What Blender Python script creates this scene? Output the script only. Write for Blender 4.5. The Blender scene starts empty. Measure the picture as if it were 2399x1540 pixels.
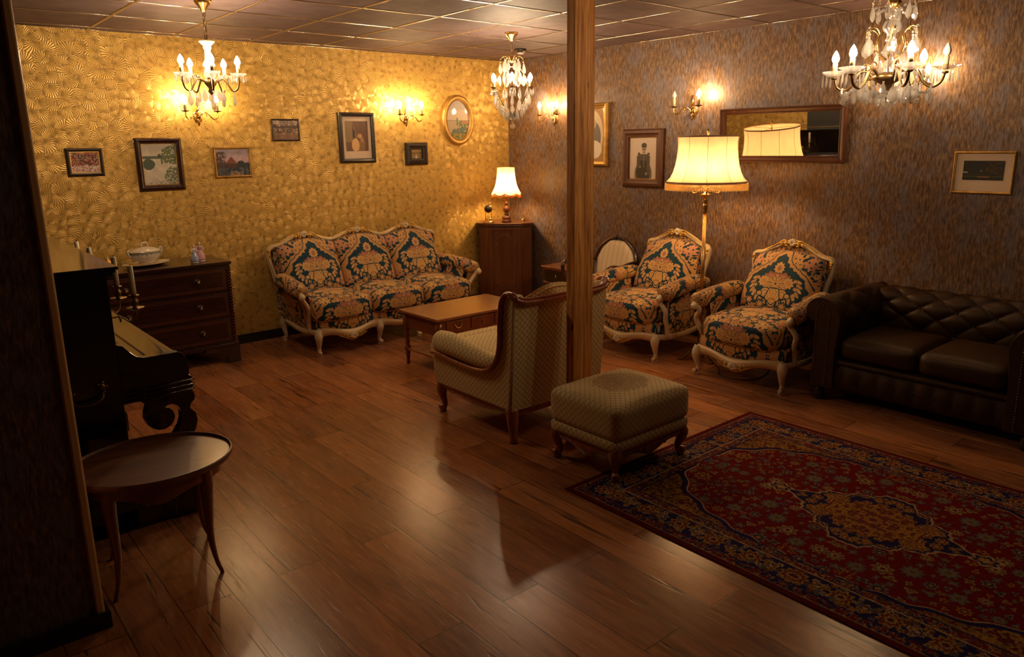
import bpy, math, random
import numpy as np
from mathutils import Vector, Matrix
PI = math.pi
R = math.radians
C = bpy.context.scene.collection
sc = bpy.context.scene

# ---------------------------------------------------------------- camera, world, exposure
cd = bpy.data.cameras.new('camera'); cam = bpy.data.objects.new('camera', cd); C.objects.link(cam)
sc.camera = cam
YAW, PIT, ROL = R(39.92414), R(12.91928), R(-0.844166)
fw = Vector((math.sin(YAW)*math.cos(PIT), math.cos(YAW)*math.cos(PIT), -math.sin(PIT)))
rt = Vector((math.cos(YAW), -math.sin(YAW), 0)); up = rt.cross(fw)
r2 = rt*math.cos(ROL) + up*math.sin(ROL); u2 = up*math.cos(ROL) - rt*math.sin(ROL)
cam.matrix_world = Matrix(((r2.x, u2.x, -fw.x, 0), (r2.y, u2.y, -fw.y, 0), (r2.z, u2.z, -fw.z, 1.69), (0, 0, 0, 1)))
cd.sensor_fit = 'HORIZONTAL'; cd.sensor_width = 36; cd.lens = 1751.97/2399*36
cd.shift_y = -30/2399
cd.clip_start = 0.02; cd.clip_end = 60
cd.dof.use_dof = True; cd.dof.focus_distance = 4.3; cd.dof.aperture_fstop = 3.2
w = bpy.data.worlds.new('world'); sc.world = w; w.use_nodes = True
w.node_tree.nodes['Background'].inputs[0].default_value = (0.010, 0.007, 0.005, 1)
w.node_tree.nodes['Background'].inputs[1].default_value = 0.3
vs = sc.view_settings; vs.view_transform = 'Standard'; vs.look = 'None'; vs.gamma = 1; vs.exposure = 0.0
vs.use_curve_mapping = False
cy = sc.cycles; cy.use_denoising = True; cy.use_adaptive_sampling = True; cy.adaptive_threshold = 0.015
cy.max_bounces = 8; cy.diffuse_bounces = 4; cy.glossy_bounces = 4; cy.transmission_bounces = 6; cy.transparent_max_bounces = 24
cy.caustics_reflective = False; cy.caustics_refractive = False; cy.sample_clamp_indirect = 4.0; cy.blur_glossy = 0.5
BULB = 520.0      # chandelier and sconce bulbs
SHADE_BULB = 300.0

# room constants (metres; the camera stands over the origin)
XB, YA, ZC, XC = 5.40, 6.467, 2.558, -0.14
YP = 2.81        # face of the papered partition on the left

# ---------------------------------------------------------------- mesh builder
class MB:
    def __init__(s): s.v = []; s.f = []; s.m = []; s.uv = []
    def add(s, vs, fs, m=0, uvs=None):
        o = len(s.v); s.v += [tuple(p) for p in vs]
        for i, f in enumerate(fs):
            s.f.append(tuple(o+k for k in f)); s.m.append(m)
            s.uv.append([uvs[k] for k in f] if uvs is not None else None)
        return s
    def box(s, x0, x1, y0, y1, z0, z1, m=0):
        v = [(x, y, z) for z in (z0, z1) for y in (y0, y1) for x in (x0, x1)]
        return s.add(v, [(0, 2, 3, 1), (4, 5, 7, 6), (0, 1, 5, 4), (2, 6, 7, 3), (0, 4, 6, 2), (1, 3, 7, 5)], m)
    def prism(s, poly, ax, a0, a1, m=0):
        # poly: 2d outline; ax: axis of extrusion ('x': poly=(y,z), 'y': (x,z), 'z': (x,y))
        n = len(poly)
        g = {'x': lambda a, p: (a, p[0], p[1]), 'y': lambda a, p: (p[0], a, p[1]), 'z': lambda a, p: (p[0], p[1], a)}[ax]
        v = [g(a0, p) for p in poly] + [g(a1, p) for p in poly]
        fs = [tuple(range(n))[::-1], tuple(range(n, 2*n))] + [(i, (i+1) % n, n+(i+1) % n, n+i) for i in range(n)]
        return s.add(v, fs, m)
    def tube(s, pts, rad, seg=8, m=0, flat=None, closed=False, caps=True):
        # swept round (or flat=(a,b) elliptic) section along pts
        P = [Vector(p) for p in pts]; n = len(P)
        if not hasattr(rad, '__len__'): rad = [rad]*n
        T = []
        for i in range(n):
            a = P[i-1] if (i > 0 or closed) else P[i]; b = P[(i+1) % n] if (i < n-1 or closed) else P[i]
            T.append((b-a).normalized())
        ref = Vector((0, 0, 1)) if abs(T[0].z) < .9 else Vector((0, 1, 0))
        U = (ref - T[0]*ref.dot(T[0])).normalized(); vv = []
        fa, fb = flat or (1, 1)
        for i in range(n):
            U = (U - T[i]*U.dot(T[i])); U = U.normalized() if U.length > 1e-6 else T[i].orthogonal().normalized()
            W = T[i].cross(U)
            for k in range(seg):
                a = 2*PI*k/seg; vv.append(P[i] + (U*math.cos(a)*fa + W*math.sin(a)*fb)*rad[i])
        fs = []
        for i in range(n if closed else n-1):
            for k in range(seg):
                j = (i+1) % n; fs.append((i*seg+k, i*seg+(k+1) % seg, j*seg+(k+1) % seg, j*seg+k))
        if caps and not closed:
            fs.append(tuple(range(seg))[::-1]); fs.append(tuple((n-1)*seg+k for k in range(seg)))
        return s.add(vv, fs, m)
    def lathe(s, prof, c=(0, 0, 0), seg=20, m=0, axis='z', sc_=(1, 1), lobes=0, amp=0):
        vv = []
        for r, h in prof:
            for k in range(seg):
                a = 2*PI*k/seg; rr = max(r, 1e-4)*(1+amp*math.cos(lobes*a)) if lobes else max(r, 1e-4)
                x, y = rr*math.cos(a)*sc_[0], rr*math.sin(a)*sc_[1]
                p = {'z': (x, y, h), 'y': (x, h, y), 'x': (h, x, y)}[axis]
                vv.append((p[0]+c[0], p[1]+c[1], p[2]+c[2]))
        n = len(prof)
        fs = [(i*seg+k, i*seg+(k+1) % seg, (i+1)*seg+(k+1) % seg, (i+1)*seg+k) for i in range(n-1) for k in range(seg)]
        fs.append(tuple(range(seg))[::-1]); fs.append(tuple((n-1)*seg+k for k in range(seg)))
        return s.add(vv, fs, m)
    def ball(s, c, r, seg=10, m=0):
        if not hasattr(r, '__len__'): r = (r, r, r)
        k = max(4, seg//2)
        prof = [(math.sin(PI*i/k), -math.cos(PI*i/k)) for i in range(k+1)]
        o = len(s.v); s.lathe(prof, (0, 0, 0), seg, m)
        for i in range(o, len(s.v)):
            p = s.v[i]; s.v[i] = (c[0]+p[0]*r[0], c[1]+p[1]*r[1], c[2]+p[2]*r[2])
        return s
    def grid(s, fn, nu, nv, m=0, uvf=None, wrap=False):
        vv = []; uv = []
        for j in range(nv+1):
            for i in range(nu+1):
                vv.append(fn(i/nu, j/nv)); uv.append(uvf(i/nu, j/nv) if uvf else (i/nu, j/nv))
        w_ = nu+1
        return s.add(vv, [(j*w_+i, j*w_+i+1, (j+1)*w_+i+1, (j+1)*w_+i) for j in range(nv) for i in range(nu)], m, uv)
    def pillow(s, c, size, r, n=8, bulge=(0, 0, 0), m=0, uvs=1.0, uvc=(0.5, 0.5), deform=None):
        # rounded box with swollen faces; planar uv per side
        h = [q/2 for q in size]; r = min(r, *h)
        for ax in range(3):
            for sg in (-1, 1):
                vv = []; uv = []
                for j in range(n+1):
                    for i in range(n+1):
                        a, b = 2*i/n-1, 2*j/n-1
                        a = math.sin(a*PI/2)*.35+a*.65; b = math.sin(b*PI/2)*.35+b*.65
                        p = [0, 0, 0]; p[ax] = sg*h[ax]; o1, o2 = [(1, 2), (0, 2), (0, 1)][ax]
                        p[o1] = a*h[o1]; p[o2] = b*h[o2]
                        q = [max(-(h[k]-r), min(h[k]-r, p[k])) for k in range(3)]
                        d = Vector([p[k]-q[k] for k in range(3)]); L = d.length
                        d = d/L*r if L > 1e-9 else d
                        q = [q[k]+d[k] for k in range(3)]
                        q[ax] += sg*bulge[ax]*max(0, 1-a*a)*max(0, 1-b*b)
                        u, v_ = {0: (q[1], q[2]), 1: (q[0], q[2]), 2: (q[0], q[1])}[ax]
                        uv.append((u/uvs+uvc[0], v_/uvs+uvc[1]))
                        if deform: q = deform(q)
                        vv.append((q[0]+c[0], q[1]+c[1], q[2]+c[2]))
                w_ = n+1; fs = []
                flip = (sg > 0) == (ax != 1)
                for j in range(n):
                    for i in range(n):
                        f = (j*w_+i, j*w_+i+1, (j+1)*w_+i+1, (j+1)*w_+i)
                        fs.append(f if flip else f[::-1])
                s.add(vv, fs, m, uv)
        return s
    def frame(s, W, H, prof, m=0, oval=0):
        # mitred moulding around a W x H opening in the x-z plane; prof: (outward, forward(-y)) pairs
        vv = []
        K = oval or 4
        for o, d in prof:
            if oval:
                for k in range(K):
                    a = 2*PI*k/K; vv.append(((W/2+o)*math.cos(a), -d, (H/2+o)*math.sin(a)))
            else:
                for sx, sz in ((-1, -1), (1, -1), (1, 1), (-1, 1)): vv.append((sx*(W/2+o), -d, sz*(H/2+o)))
        n = len(prof)
        fs = [(i*K+k, i*K+(k+1) % K, (i+1)*K+(k+1) % K, (i+1)*K+k) for i in range(n-1) for k in range(K)]
        return s.add(vv, fs, m)
    def xf(s, M_, start=0):
        for i in range(start, len(s.v)): s.v[i] = tuple(M_ @ Vector(s.v[i]))
        return s

def spl(pts, k=6):
    P = [Vector(p) for p in pts]; out = []
    for i in range(len(P)-1):
        p0 = P[i-1] if i > 0 else P[0]*2-P[1]; p1, p2 = P[i], P[i+1]; p3 = P[i+2] if i+2 < len(P) else P[-1]*2-P[-2]
        for j in range(k):
            t = j/k
            out.append(0.5*((2*p1)+(p2-p0)*t+(2*p0-5*p1+4*p2-p3)*t*t+(3*p1-p0-3*p2+p3)*t**3))
    out.append(P[-1]); return out
def itp(vals, n):
    return list(np.interp(np.linspace(0, 1, n), np.linspace(0, 1, len(vals)), vals))

def obj(name, mb, mats, parent=None, loc=(0, 0, 0), rz=0, smooth=True, bev=0, uvscale=None, fix=False):
    me = bpy.data.meshes.new(name); me.from_pydata(mb.v, [], mb.f)
    mats = mats if isinstance(mats, (list, tuple)) else [mats]
    for m in mats: me.materials.append(m)
    me.polygons.foreach_set('material_index', mb.m)
    if any(u is not None for u in mb.uv) or uvscale:
        ul = me.uv_layers.new(name='UVMap'); i = 0
        for p, u in zip(me.polygons, mb.uv):
            nrm = p.normal; a = max(range(3), key=lambda k: abs(nrm[k]))
            for li, vi in zip(p.loop_indices, p.vertices):
                if u is not None: ul.data[li].uv = u[i % len(u)]; i += 1
                else:
                    c = me.vertices[vi].co; k = {0: (c.y, c.z), 1: (c.x, c.z), 2: (c.x, c.y)}[a]
                    ul.data[li].uv = (k[0]/(uvscale or 1), k[1]/(uvscale or 1))
            i = 0
    if fix:
        import bmesh
        bm = bmesh.new(); bm.from_mesh(me); bmesh.ops.remove_doubles(bm, verts=bm.verts, dist=1e-5)
        bmesh.ops.recalc_face_normals(bm, faces=bm.faces); bm.to_mesh(me); bm.free()
    me.validate(); me.update()
    me.polygons.foreach_set('use_smooth', [bool(smooth)]*len(me.polygons))
    o = bpy.data.objects.new(name, me); C.objects.link(o)
    o.location = loc; o.rotation_euler = (0, 0, rz)
    if parent: o.parent = parent
    if bev:
        b = o.modifiers.new('bevel', 'BEVEL'); b.width = bev; b.segments = 2; b.limit_method = 'ANGLE'; b.angle_limit = R(40)
        b.harden_normals = False
    elif smooth == 'auto': pass
    return o
def tag(o, label, cat=None, group=None, kind=None):
    if label: o['label'] = label
    if cat: o['category'] = cat
    if group: o['group'] = group
    if kind: o['kind'] = kind
    return o
def thing(name, label, cat, loc=(0, 0, 0), rz=0, group=None):
    o = bpy.data.objects.new(name, None); C.objects.link(o); o.location = loc; o.rotation_euler = (0, 0, rz)
    o.empty_display_size = .1
    return tag(o, label, cat, group)
def struct(name, mb, m, **k):
    o = obj(name, mb, m, **k); o['kind'] = 'structure'; return o
def copy_tree(o, parent=None):
    c = o.copy(); C.objects.link(c); c.parent = parent
    for ch in list(o.children): copy_tree(ch, c)
    return c

# ---------------------------------------------------------------- node materials
class G:
    def __init__(s, name):
        s.mat = bpy.data.materials.new(name); s.mat.use_nodes = True; s.t = s.mat.node_tree
        s.t.nodes.clear(); s.o = s.t.nodes.new('ShaderNodeOutputMaterial'); s._c = None
    def n(s, typ, props=None, **ins):
        nd = s.t.nodes.new(typ)
        for k, v in (props or {}).items(): setattr(nd, k, v)
        for k, v in ins.items():
            key = int(k[1:]) if k[0] == 'i' and k[1:].isdigit() else k.replace('_', ' ')
            s.put(nd.inputs[key], v)
        return nd
    def put(s, sock, v):
        if isinstance(v, bpy.types.NodeSocket): s.t.links.new(v, sock)
        elif hasattr(v, '__len__') and len(v) == 3 and sock.type == 'RGBA': sock.default_value = (*v, 1)
        else: sock.default_value = v
    @property
    def co(s):
        if not s._c: s._c = s.n('ShaderNodeTexCoord')
        return s._c.outputs['Object']
    @property
    def uv(s):
        if not s._c: s._c = s.n('ShaderNodeTexCoord')
        return s._c.outputs['UV']
    def map(s, vec, scale=(1, 1, 1), loc=(0, 0, 0), rot=(0, 0, 0)):
        return s.n('ShaderNodeMapping', None, Vector=vec, Scale=scale, Location=loc, Rotation=rot).outputs[0]
    def m(s, op, a, b=0.0, c=None):
        kw = dict(i0=a, i1=b)
        if c is not None: kw['i2'] = c
        return s.n('ShaderNodeMath', {'operation': op}, **kw).outputs[0]
    def noise(s, vec, scale=5, det=3, rough=.5, dist=0.):
        return s.n('ShaderNodeTexNoise', None, Vector=vec, Scale=scale, Detail=det, Roughness=rough, Distortion=dist).outputs[0]
    def ramp(s, f, stops, mode='LINEAR'):
        nd = s.n('ShaderNodeValToRGB', None, Fac=f); cr = nd.color_ramp; cr.interpolation = mode
        while len(cr.elements) < len(stops): cr.elements.new(.5)
        for e, (p, c) in zip(cr.elements, stops):
            e.position = p; e.color = (*c, 1) if hasattr(c, '__len__') else (c, c, c, 1)
        return nd.outputs[0]
    def mix(s, f, a, b, mode='MIX'):
        return s.n('ShaderNodeMix', {'data_type': 'RGBA', 'blend_type': mode}, i0=f, i6=a, i7=b).outputs[2]
    def sep(s, v):
        nd = s.n('ShaderNodeSeparateXYZ', None, i0=v); return nd.outputs
    def comb(s, x, y, z=0.):
        return s.n('ShaderNodeCombineXYZ', None, i0=x, i1=y, i2=z).outputs[0]
    def bump(s, h, st=.3, d=.01):
        return s.n('ShaderNodeBump', None, Height=h, Strength=st, Distance=d).outputs[0]
    def out(s, **k):
        p = s.n('ShaderNodeBsdfPrincipled', None, **k); s.t.links.new(p.outputs[0], s.o.inputs[0]); return s.mat
def simple(name, col, rough=.5, metal=0., bumps=None, spec=.5, var=0.12, vscale=14, coat=0., sheen=0.):
    g = G(name); nz = g.noise(g.co, vscale, 4, .6)
    base = g.mix(g.ramp(nz, [(.3, 0.), (.7, 1.)]), tuple(c*(1-var) for c in col), tuple(min(1, c*(1+var)) for c in col))
    k = dict(Base_Color=base, Roughness=rough, Metallic=metal)
    if bumps: k['Normal'] = g.bump(g.noise(g.co, bumps[0], 4, .6), bumps[1], .004)
    if coat: k['Coat_Weight'] = coat; k['Coat_Roughness'] = .12
    if sheen: k['Sheen_Weight'] = sheen; k['Sheen_Roughness'] = .4
    k['Specular_IOR_Level'] = spec
    return g.out(**k)
def wood(name, dark, light, rough=.35, scale=(1, 1, 1), coat=.25, fine=60, axis=2):
    g = G(name); s_ = [fine, fine, fine]; s_[axis] = fine*.05
    v = g.map(g.co, tuple(s_[k]*scale[k] for k in range(3)))
    a = g.noise(v, 1., 4, .65, .4); b = g.noise(g.map(g.co, tuple((9 if k != axis else .9) for k in range(3))), 1., 3, .5, 1.2)
    f = g.m('ADD', g.m('MULTIPLY', a, .55), g.m('MULTIPLY', b, .5))
    col = g.ramp(f, [(.3, dark), (.75, light)])
    return g.out(Base_Color=col, Roughness=g.m('ADD', g.m('MULTIPLY', a, .15), rough-.07), Normal=g.bump(a, .12, .002), Coat_Weight=coat, Coat_Roughness=.15)
def emis(name, col, st):
    g = G(name); e = g.n('ShaderNodeEmission', None, Color=(*col, 1), Strength=st)
    g.t.links.new(e.outputs[0], g.o.inputs[0]); return g.mat
def img(name, arr):
    # pattern drawn by the functions below, kept in memory as a texture
    h, w_ = arr.shape[:2]; im = bpy.data.images.new(name, w_, h)
    a = np.ones((h, w_, 4), np.float32); a[..., :3] = np.clip(arr, 0, 1)
    im.pixels.foreach_set(a.ravel()); im.update(); im.pack(); return im
def imat(name, im, rough=.8, bump=0., sheen=0., scale=(1, 1, 1), spec=.3, weave=0., tint=None, coat=0.):
    g = G(name); v = g.map(g.uv, scale)
    t = g.n('ShaderNodeTexImage', {'image': im, 'extension': 'REPEAT'}, Vector=v)
    col = t.outputs[0]
    nz = g.noise(g.co, 260, 2, .5)
    col = g.mix(.22, col, g.ramp(nz, [(.3, .15), (.7, .9)]), 'SOFT_LIGHT')
    k = dict(Base_Color=col, Roughness=rough, Specular_IOR_Level=spec)
    if bump:
        h = g.n('ShaderNodeRGBToBW', None, Color=t.outputs[0]).outputs[0]
        k['Normal'] = g.bump(g.m('ADD', h, g.m('MULTIPLY', nz, .5)), bump, .003)
    if sheen: k['Sheen_Weight'] = sheen; k['Sheen_Roughness'] = .35; k['Sheen_Tint'] = (1, .85, .6, 1)
    if coat: k['Coat_Weight'] = coat; k['Coat_Roughness'] = .06
    return g.out(**k)
# ---------------------------------------------------------------- drawn patterns
rng = np.random.RandomState(7)
def vnoise(h, w_, s_):
    # smooth value noise
    gy, gx = int(h/s_)+3, int(w_/s_)+3; g_ = rng.rand(gy, gx)
    y = np.linspace(0, gy-2.001, h); x = np.linspace(0, gx-2.001, w_)
    yi, xi = y.astype(int), x.astype(int); fy, fx = y-yi, x-xi; fy = fy*fy*(3-2*fy); fx = fx*fx*(3-2*fx)
    a = g_[yi][:, xi]; b = g_[yi][:, xi+1]; c = g_[yi+1][:, xi]; d = g_[yi+1][:, xi+1]
    fx = fx[None, :]; fy = fy[:, None]
    return (a*(1-fx)+b*fx)*(1-fy)+(c*(1-fx)+d*fx)*fy
def fbm(h, w_, s_, o=3): return sum(vnoise(h, w_, max(1.5, s_/2**k))/2**k for k in range(o))/sum(1/2**k for k in range(o))
def paintm(A, mask, col, soft=None):
    m = mask.astype(float)[..., None] if mask.dtype == bool else np.clip(mask, 0, 1)[..., None]
    A[:] = A*(1-m)+np.array(col)*m
def damask(N=640):
    Y, X = np.mgrid[0:N, 0:N]; X = (X+.5)/N*2-1; Y = (Y+.5)/N*2-1; X = -np.abs(X)
    tan = (.76, .58, .37); pink = (.76, .55, .43); gold = (.84, .67, .42); navy = (.075, .215, .285); brown = (.62, .43, .27)
    A = np.ones((N, N, 3))*np.array(tan)
    th0 = np.arctan2(Y+.1, X)
    nz = fbm(N, N, 60, 3); nz = (nz+nz[:, ::-1])/2
    paintm(A, (nz > .52), brown); A = A*.5+np.array(tan)*.5
    def blob(cx, cy, r, n=0, amp=.14, e=(1, 1), ph=0., rot=0.):
        dx, dy = (X-cx), (Y-cy); c, s_ = math.cos(rot), math.sin(rot); dx, dy = (dx*c+dy*s_)/e[0], (-dx*s_+dy*c)/e[1]
        d = np.hypot(dx, dy); t = np.arctan2(dy, dx); return d - r*(1+(amp*np.cos(n*t+ph) if n else 0))
    p = .115; row = np.floor(Y/p); xs = (X/p + .5*(row % 2)) % 1 - .5; ys = (Y/p) % 1 - .5
    dots = (np.hypot(xs, ys) < .17)
    f = np.minimum.reduce([blob(0, .52, .17), blob(-.13, .38, .14), blob(-.29, .27, .13), blob(-.45, .18, .13), blob(-.60, .08, .13), blob(-.12, -.18, .52, e=(1.34, 1)), blob(-.0, .25, .25)])
    paintm(A, dots & (f > .13), navy)
    for cx, cy, r, n, c1 in ((-.80, .60, .17, 9, pink), (-.55, .86, .13, 8, gold), (-.98, .30, .09, 7, gold), (-.97, .95, .12, 8, gold),
                             (-.90, -.62, .15, 8, pink), (-.62, -.88, .15, 9, gold), (-.99, -.22, .08, 7, pink), (-.27, .90, .08, 7, pink)):
        o_ = f > .12
        for k in range(3): a = cx*20+k*2.1; paintm(A, (blob(cx+r*.8*math.cos(a), cy+r*.8*math.sin(a), r*.75, 4, .35, ph=k) < 0) & o_, navy)
        d = blob(cx, cy, r, n, .2); paintm(A, (d < 0) & o_, c1)
        t = np.arctan2(Y-cy, X-cx); paintm(A, (d < -.01) & (np.abs(np.sin(n*t/2)) < .12) & o_, brown)
        for k in range(3): a = k*2.1+.4; paintm(A, (blob(cx+r*.5*math.cos(a), cy+r*.5*math.sin(a), r*.14) < 0) & o_, navy)
    top = np.clip((Y+.05)*6, 0, 1)
    paintm(A, (f > 0) & (f < .12), tan); paintm(A, ((f > .082) & (f < .104) & (Y > -.10)), navy)
    f2 = f + .03*(1-top)*np.sin(th0*17) + .012*np.cos(th0*30)*top
    paintm(A, f2 < .0, navy)
    # curled leaves reaching into the blue ring from outside
    for k in range(13):
        a = PI*.52+k*.083*PI*.9+.42; cx, cy = .60*1.05*math.cos(a), -.12+.50*math.sin(a)
        if cx > 0 or cy > .12: continue
        paintm(A, blob(cx, cy, .062, 0, e=(1.5, .62), rot=a+.7) < 0, gold if k % 2 else tan); paintm(A, blob(cx*.93, cy*.93+.0, .030, 0, e=(1.4, .7), rot=a-.5) < 0, tan)
    def flower(cx, cy, r, n, c, c2, amp=.16, e=(1, 1), rot=0, edge=1.13):
        paintm(A, blob(cx, cy, r*edge, n, amp, e, rot=rot) < 0, navy); d = blob(cx, cy, r, n, amp, e, rot=rot); paintm(A, d < 0, c)
        paintm(A, (d < -r*.5), c2)
        t = np.arctan2((Y-cy), (X-cx)); paintm(A, (d < -.012) & (d > -r*.7) & (np.abs(np.sin(n*t/2)) < .13), tuple(q*.74 for q in c))
    rose = (.66, .42, .33)
    flower(0, .34, .135, 11, gold, rose, .14, (1, 1.08))
    flower(-.17, .10, .16, 7, rose, pink, .16, (1.15, .8), edge=1.08); flower(-.20, -.16, .12, 8, pink, gold, .16, edge=1.1)
    flower(-.33, -.02, .14, 9, gold, tan, .15, edge=1.1)
    flower(-.50, .06, .045, 5, pink, gold, .25); flower(-.53, -.14, .045, 5, gold, pink, .25); flower(-.52, -.32, .05, 6, gold, pink, .25)
    paintm(A, blob(0, -.10, .23, 8, .06, e=(1.1, 1)) < 0, tan); flower(0, -.05, .12, 6, gold, tan, .2, edge=1.0)
    for cx, cy, R0, sg in ((-.22, -.33, .115, 1), (-.37, -.36, .055, -1)):
        d = blob(cx, cy, R0, 0, e=(1.1, 1)); paintm(A, d < .022, navy); paintm(A, d < 0, gold)
        rr = np.hypot(X-cx, Y-cy); tt = sg*np.arctan2(Y-cy, X-cx)+.6
        sp_ = ((rr/R0*1.6 - tt/(2*PI)) % 1); paintm(A, (d < -.012) & (np.abs(sp_-.5) < .10) & (rr > .02), brown)
        paintm(A, (np.abs(sp_-.5) < .07) & (rr > R0*.35) & (rr < R0*.75) & (tt > 1.2), navy)
    d = blob(0, -.40, .15, 5, .10, e=(1.15, 1.35), ph=PI/2); paintm(A, d < .022, navy); paintm(A, d < 0, gold)
    tf = np.arctan2(X, Y+.62); paintm(A, (d < -.015) & (np.abs(np.sin(tf*11)) < .22), brown); paintm(A, (np.abs(blob(0, -.60, .13)) < .012) & (d < 0), brown)
    dx, dy = X, Y+.08; r = np.hypot(dx, dy); t = np.arctan2(dy, dx)
    paintm(A, (np.abs(np.sin(4.5*(t-PI/2))) < .026/(r+.015)) & (r > .07) & (r < .24) & (np.abs(t+PI/2) > .3), navy); paintm(A, r < .026, navy)
    flower(0, .14, .05, 5, pink, gold, .2)
    flower(-.30, -.66, .085, 7, tan, gold, .28, edge=1.45); flower(-.10, -.80, .075, 7, gold, tan, .25, edge=1.45); flower(-.62, -.56, .08, 6, pink, gold, .2, edge=1.45)
    d = blob(-.10, -.88, .07); paintm(A, (np.abs(d) < .012) & (Y < -.83), brown)
    A *= (.90+.2*vnoise(N, N, 3)[..., None])
    return A
def diamond(N=256):
    Y, X = np.mgrid[0:N, 0:N]; X = (X+.5)/N; Y = (Y+.5)/N
    A = np.ones((N, N, 3))*np.array((.86, .77, .56)); a, b = (X+Y) % 1, (X-Y) % 1
    for q, s_ in ((a, b), (b, a)):
        paintm(A, (np.abs(q-.5) < .075) & ((s_*5) % 1 < .6), (.42, .28, .14))
    c = np.hypot(np.minimum(np.abs(X-.5), 9), np.minimum(np.abs(Y-0), np.abs(Y-1)))
    for cx, cy in ((.5, 0), (.5, 1), (0, .5), (1, .5)):
        paintm(A, np.hypot(X-cx, Y-cy) < .045, (.50, .40, .26))
    A *= (.9+.2*vnoise(N, N, 3)[..., None]); return A
def rugimg():
    PX = 2.3; W_, H_ = int(1640/PX), int(2320/PX)
    hw, hh = (W_+1)//2, (H_+1)//2
    Y, X = np.mgrid[0:hh, 0:hw]; X = X*PX; Y = Y*PX   # mm from corner; quadrant, centre at (820,1160)
    red = (.42, .015, .03); tan = (.62, .48, .30); navy = (.12, .10, .30); cream = (.70, .58, .40); blue = (.36, .38, .38); gold = (.64, .46, .19)
    A = np.ones((hh, hw, 3))*np.array((.33, .03, .04)); E_ = np.minimum(X, Y)
    nz = fbm(hh, hw, 9, 3); nz2 = fbm(hh, hw, 5, 2)
    paintm(A, E_ > 30, tan); m = (E_ > 36) & (E_ < 76); paintm(A, m & (nz > .5), (.40, .30, .22)); paintm(A, m & (nz2 > .56), navy); paintm(A, m & (nz2 < .42), red)
    paintm(A, E_ > 78, navy); m = (E_ > 200) & (E_ < 262)
    paintm(A, E_ > 200, tan); paintm(A, m & (nz > .54), (.42, .30, .22)); paintm(A, m & (nz2 > .58), (.42, .10, .08)); paintm(A, m & (nz2 < .4), navy)
    paintm(A, np.abs(E_-204) < 3, cream); paintm(A, np.abs(E_-258) < 3, navy)
    fx, fy = 820-X, 1160-Y
    # field with scalloped corners
    inn = E_ > 262
    paintm(A, inn, red)
    t = np.arctan2(fy, fx); q = np.hypot(fx/600, fy/960) ** 1.0
    sp = (np.maximum(fx/560, 0)**2.3+np.maximum(fy/905, 0)**2.3) + .035*np.cos(t*26)
    paintm(A, inn & (sp > 1.02), (.50, .38, .22)); paintm(A, inn & (sp > 1.06) & (nz > .52), gold); paintm(A, inn & (sp > 1.08) & (nz2 > .58), (.36, .12, .10))
    paintm(A, inn & (np.abs(sp-1.06) < .045), navy); paintm(A, inn & (np.abs(sp-1.01) < .012), cream)
    def stamp(cx, cy, r, n, cols, clip=None, amp=.22, e=1., ph=0.):
        x0, x1 = int(max(0, (cx-r*1.5)/PX)), int(min(hw, (cx+r*1.5)/PX+2)); y0, y1 = int(max(0, (cy-r*1.5)/PX)), int(min(hh, (cy+r*1.5)/PX+2))
        if x1 <= x0 or y1 <= y0: return
        sx, sy = X[y0:y1, x0:x1]-cx, (Y[y0:y1, x0:x1]-cy)/e; d = np.hypot(sx, sy); tt = np.arctan2(sy, sx)
        B = A[y0:y1, x0:x1]; k = 1+amp*np.cos(n*tt+ph)
        cl = np.ones_like(d, bool) if clip is None else clip[y0:y1, x0:x1]
        for i, c in enumerate(cols): paintm(B, (d < r*k*(1-i/len(cols))) & cl, c)
    rs = np.random.RandomState(3)
    # main border flowers
    bm = (E_ > 82) & (E_ < 198)
    step = 92; i = 0
    for L, hor in ((840, True), (1180, False)):
        s_ = 138 if hor else 138+step
        while s_ < L:
            c = (s_, 139) if hor else (139, s_)
            if i % 2 == 0: stamp(*c, 46, 9, [gold, (.38, .13, .10), tan, (.30, .10, .12)], bm, .16)
            else: stamp(*c, 26, 6, [tan, navy, cream], bm, .25)
            for _ in range(16):
                a, b = rs.uniform(-46, 46), rs.uniform(86, 194); c2 = (s_+a, b) if hor else (b, s_+a)
                if abs(b-139) > 28 or i % 2: stamp(*c2, rs.uniform(8, 15), 5, [(gold, cream, (.42, .20, .16), blue)[rs.randint(4)], (.35, .25, .18)], bm, .3, ph=rs.rand()*6)
            s_ += step; i += 1
    # field flowers
    fm = inn & (sp < .98)
    med = (np.maximum(fx, 0)/300)**1.2+(np.maximum(fy, 0)/385)**1.0+.055*np.cos(t*14)+.02*np.cos(t*42)
    med = np.where((fx >= 0) & (fy >= 0), med, 9)
    pts = []
    for _ in range(2600):
        x_, y_ = rs.uniform(262, 826), rs.uniform(262, 1166); r_ = rs.choice([15, 20, 30, 42, 48])
        if all((x_-a)**2+(y_-b)**2 > (r_*.9+c*.9+6)**2 for a, b, c in pts):
            pts.append((x_, y_, r_))
            cl = [[(.58, .47, .30), (.40, .30, .22), cream, (.35, .08, .08)], [blue, (.50, .42, .30), (.36, .30, .26)], [gold, (.40, .15, .1), tan], [(.42, .44, .42), (.2, .12, .2), tan]][rs.randint(4)]
            if r_ > 20: stamp(x_, y_, r_*.82, rs.randint(6, 11), cl, fm, .2, ph=rs.rand()*6)
            else: stamp(x_, y_, r_*.8, rs.randint(3, 6), cl[:2], fm, .38, e=rs.uniform(.6, 1.5), ph=rs.rand()*6)
    vine = np.abs(np.sin(X/38+2.2*np.sin(Y/61))+np.sin(Y/43+1.7*np.sin(X/57))) < .055
    V = A.copy(); paintm(A, vine & fm & (np.abs(A-np.array(red)).sum(2) < .05), (.42, .27, .20))
    paintm(A, med < 1.05, cream); paintm(A, med < 1.0, navy)
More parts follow.
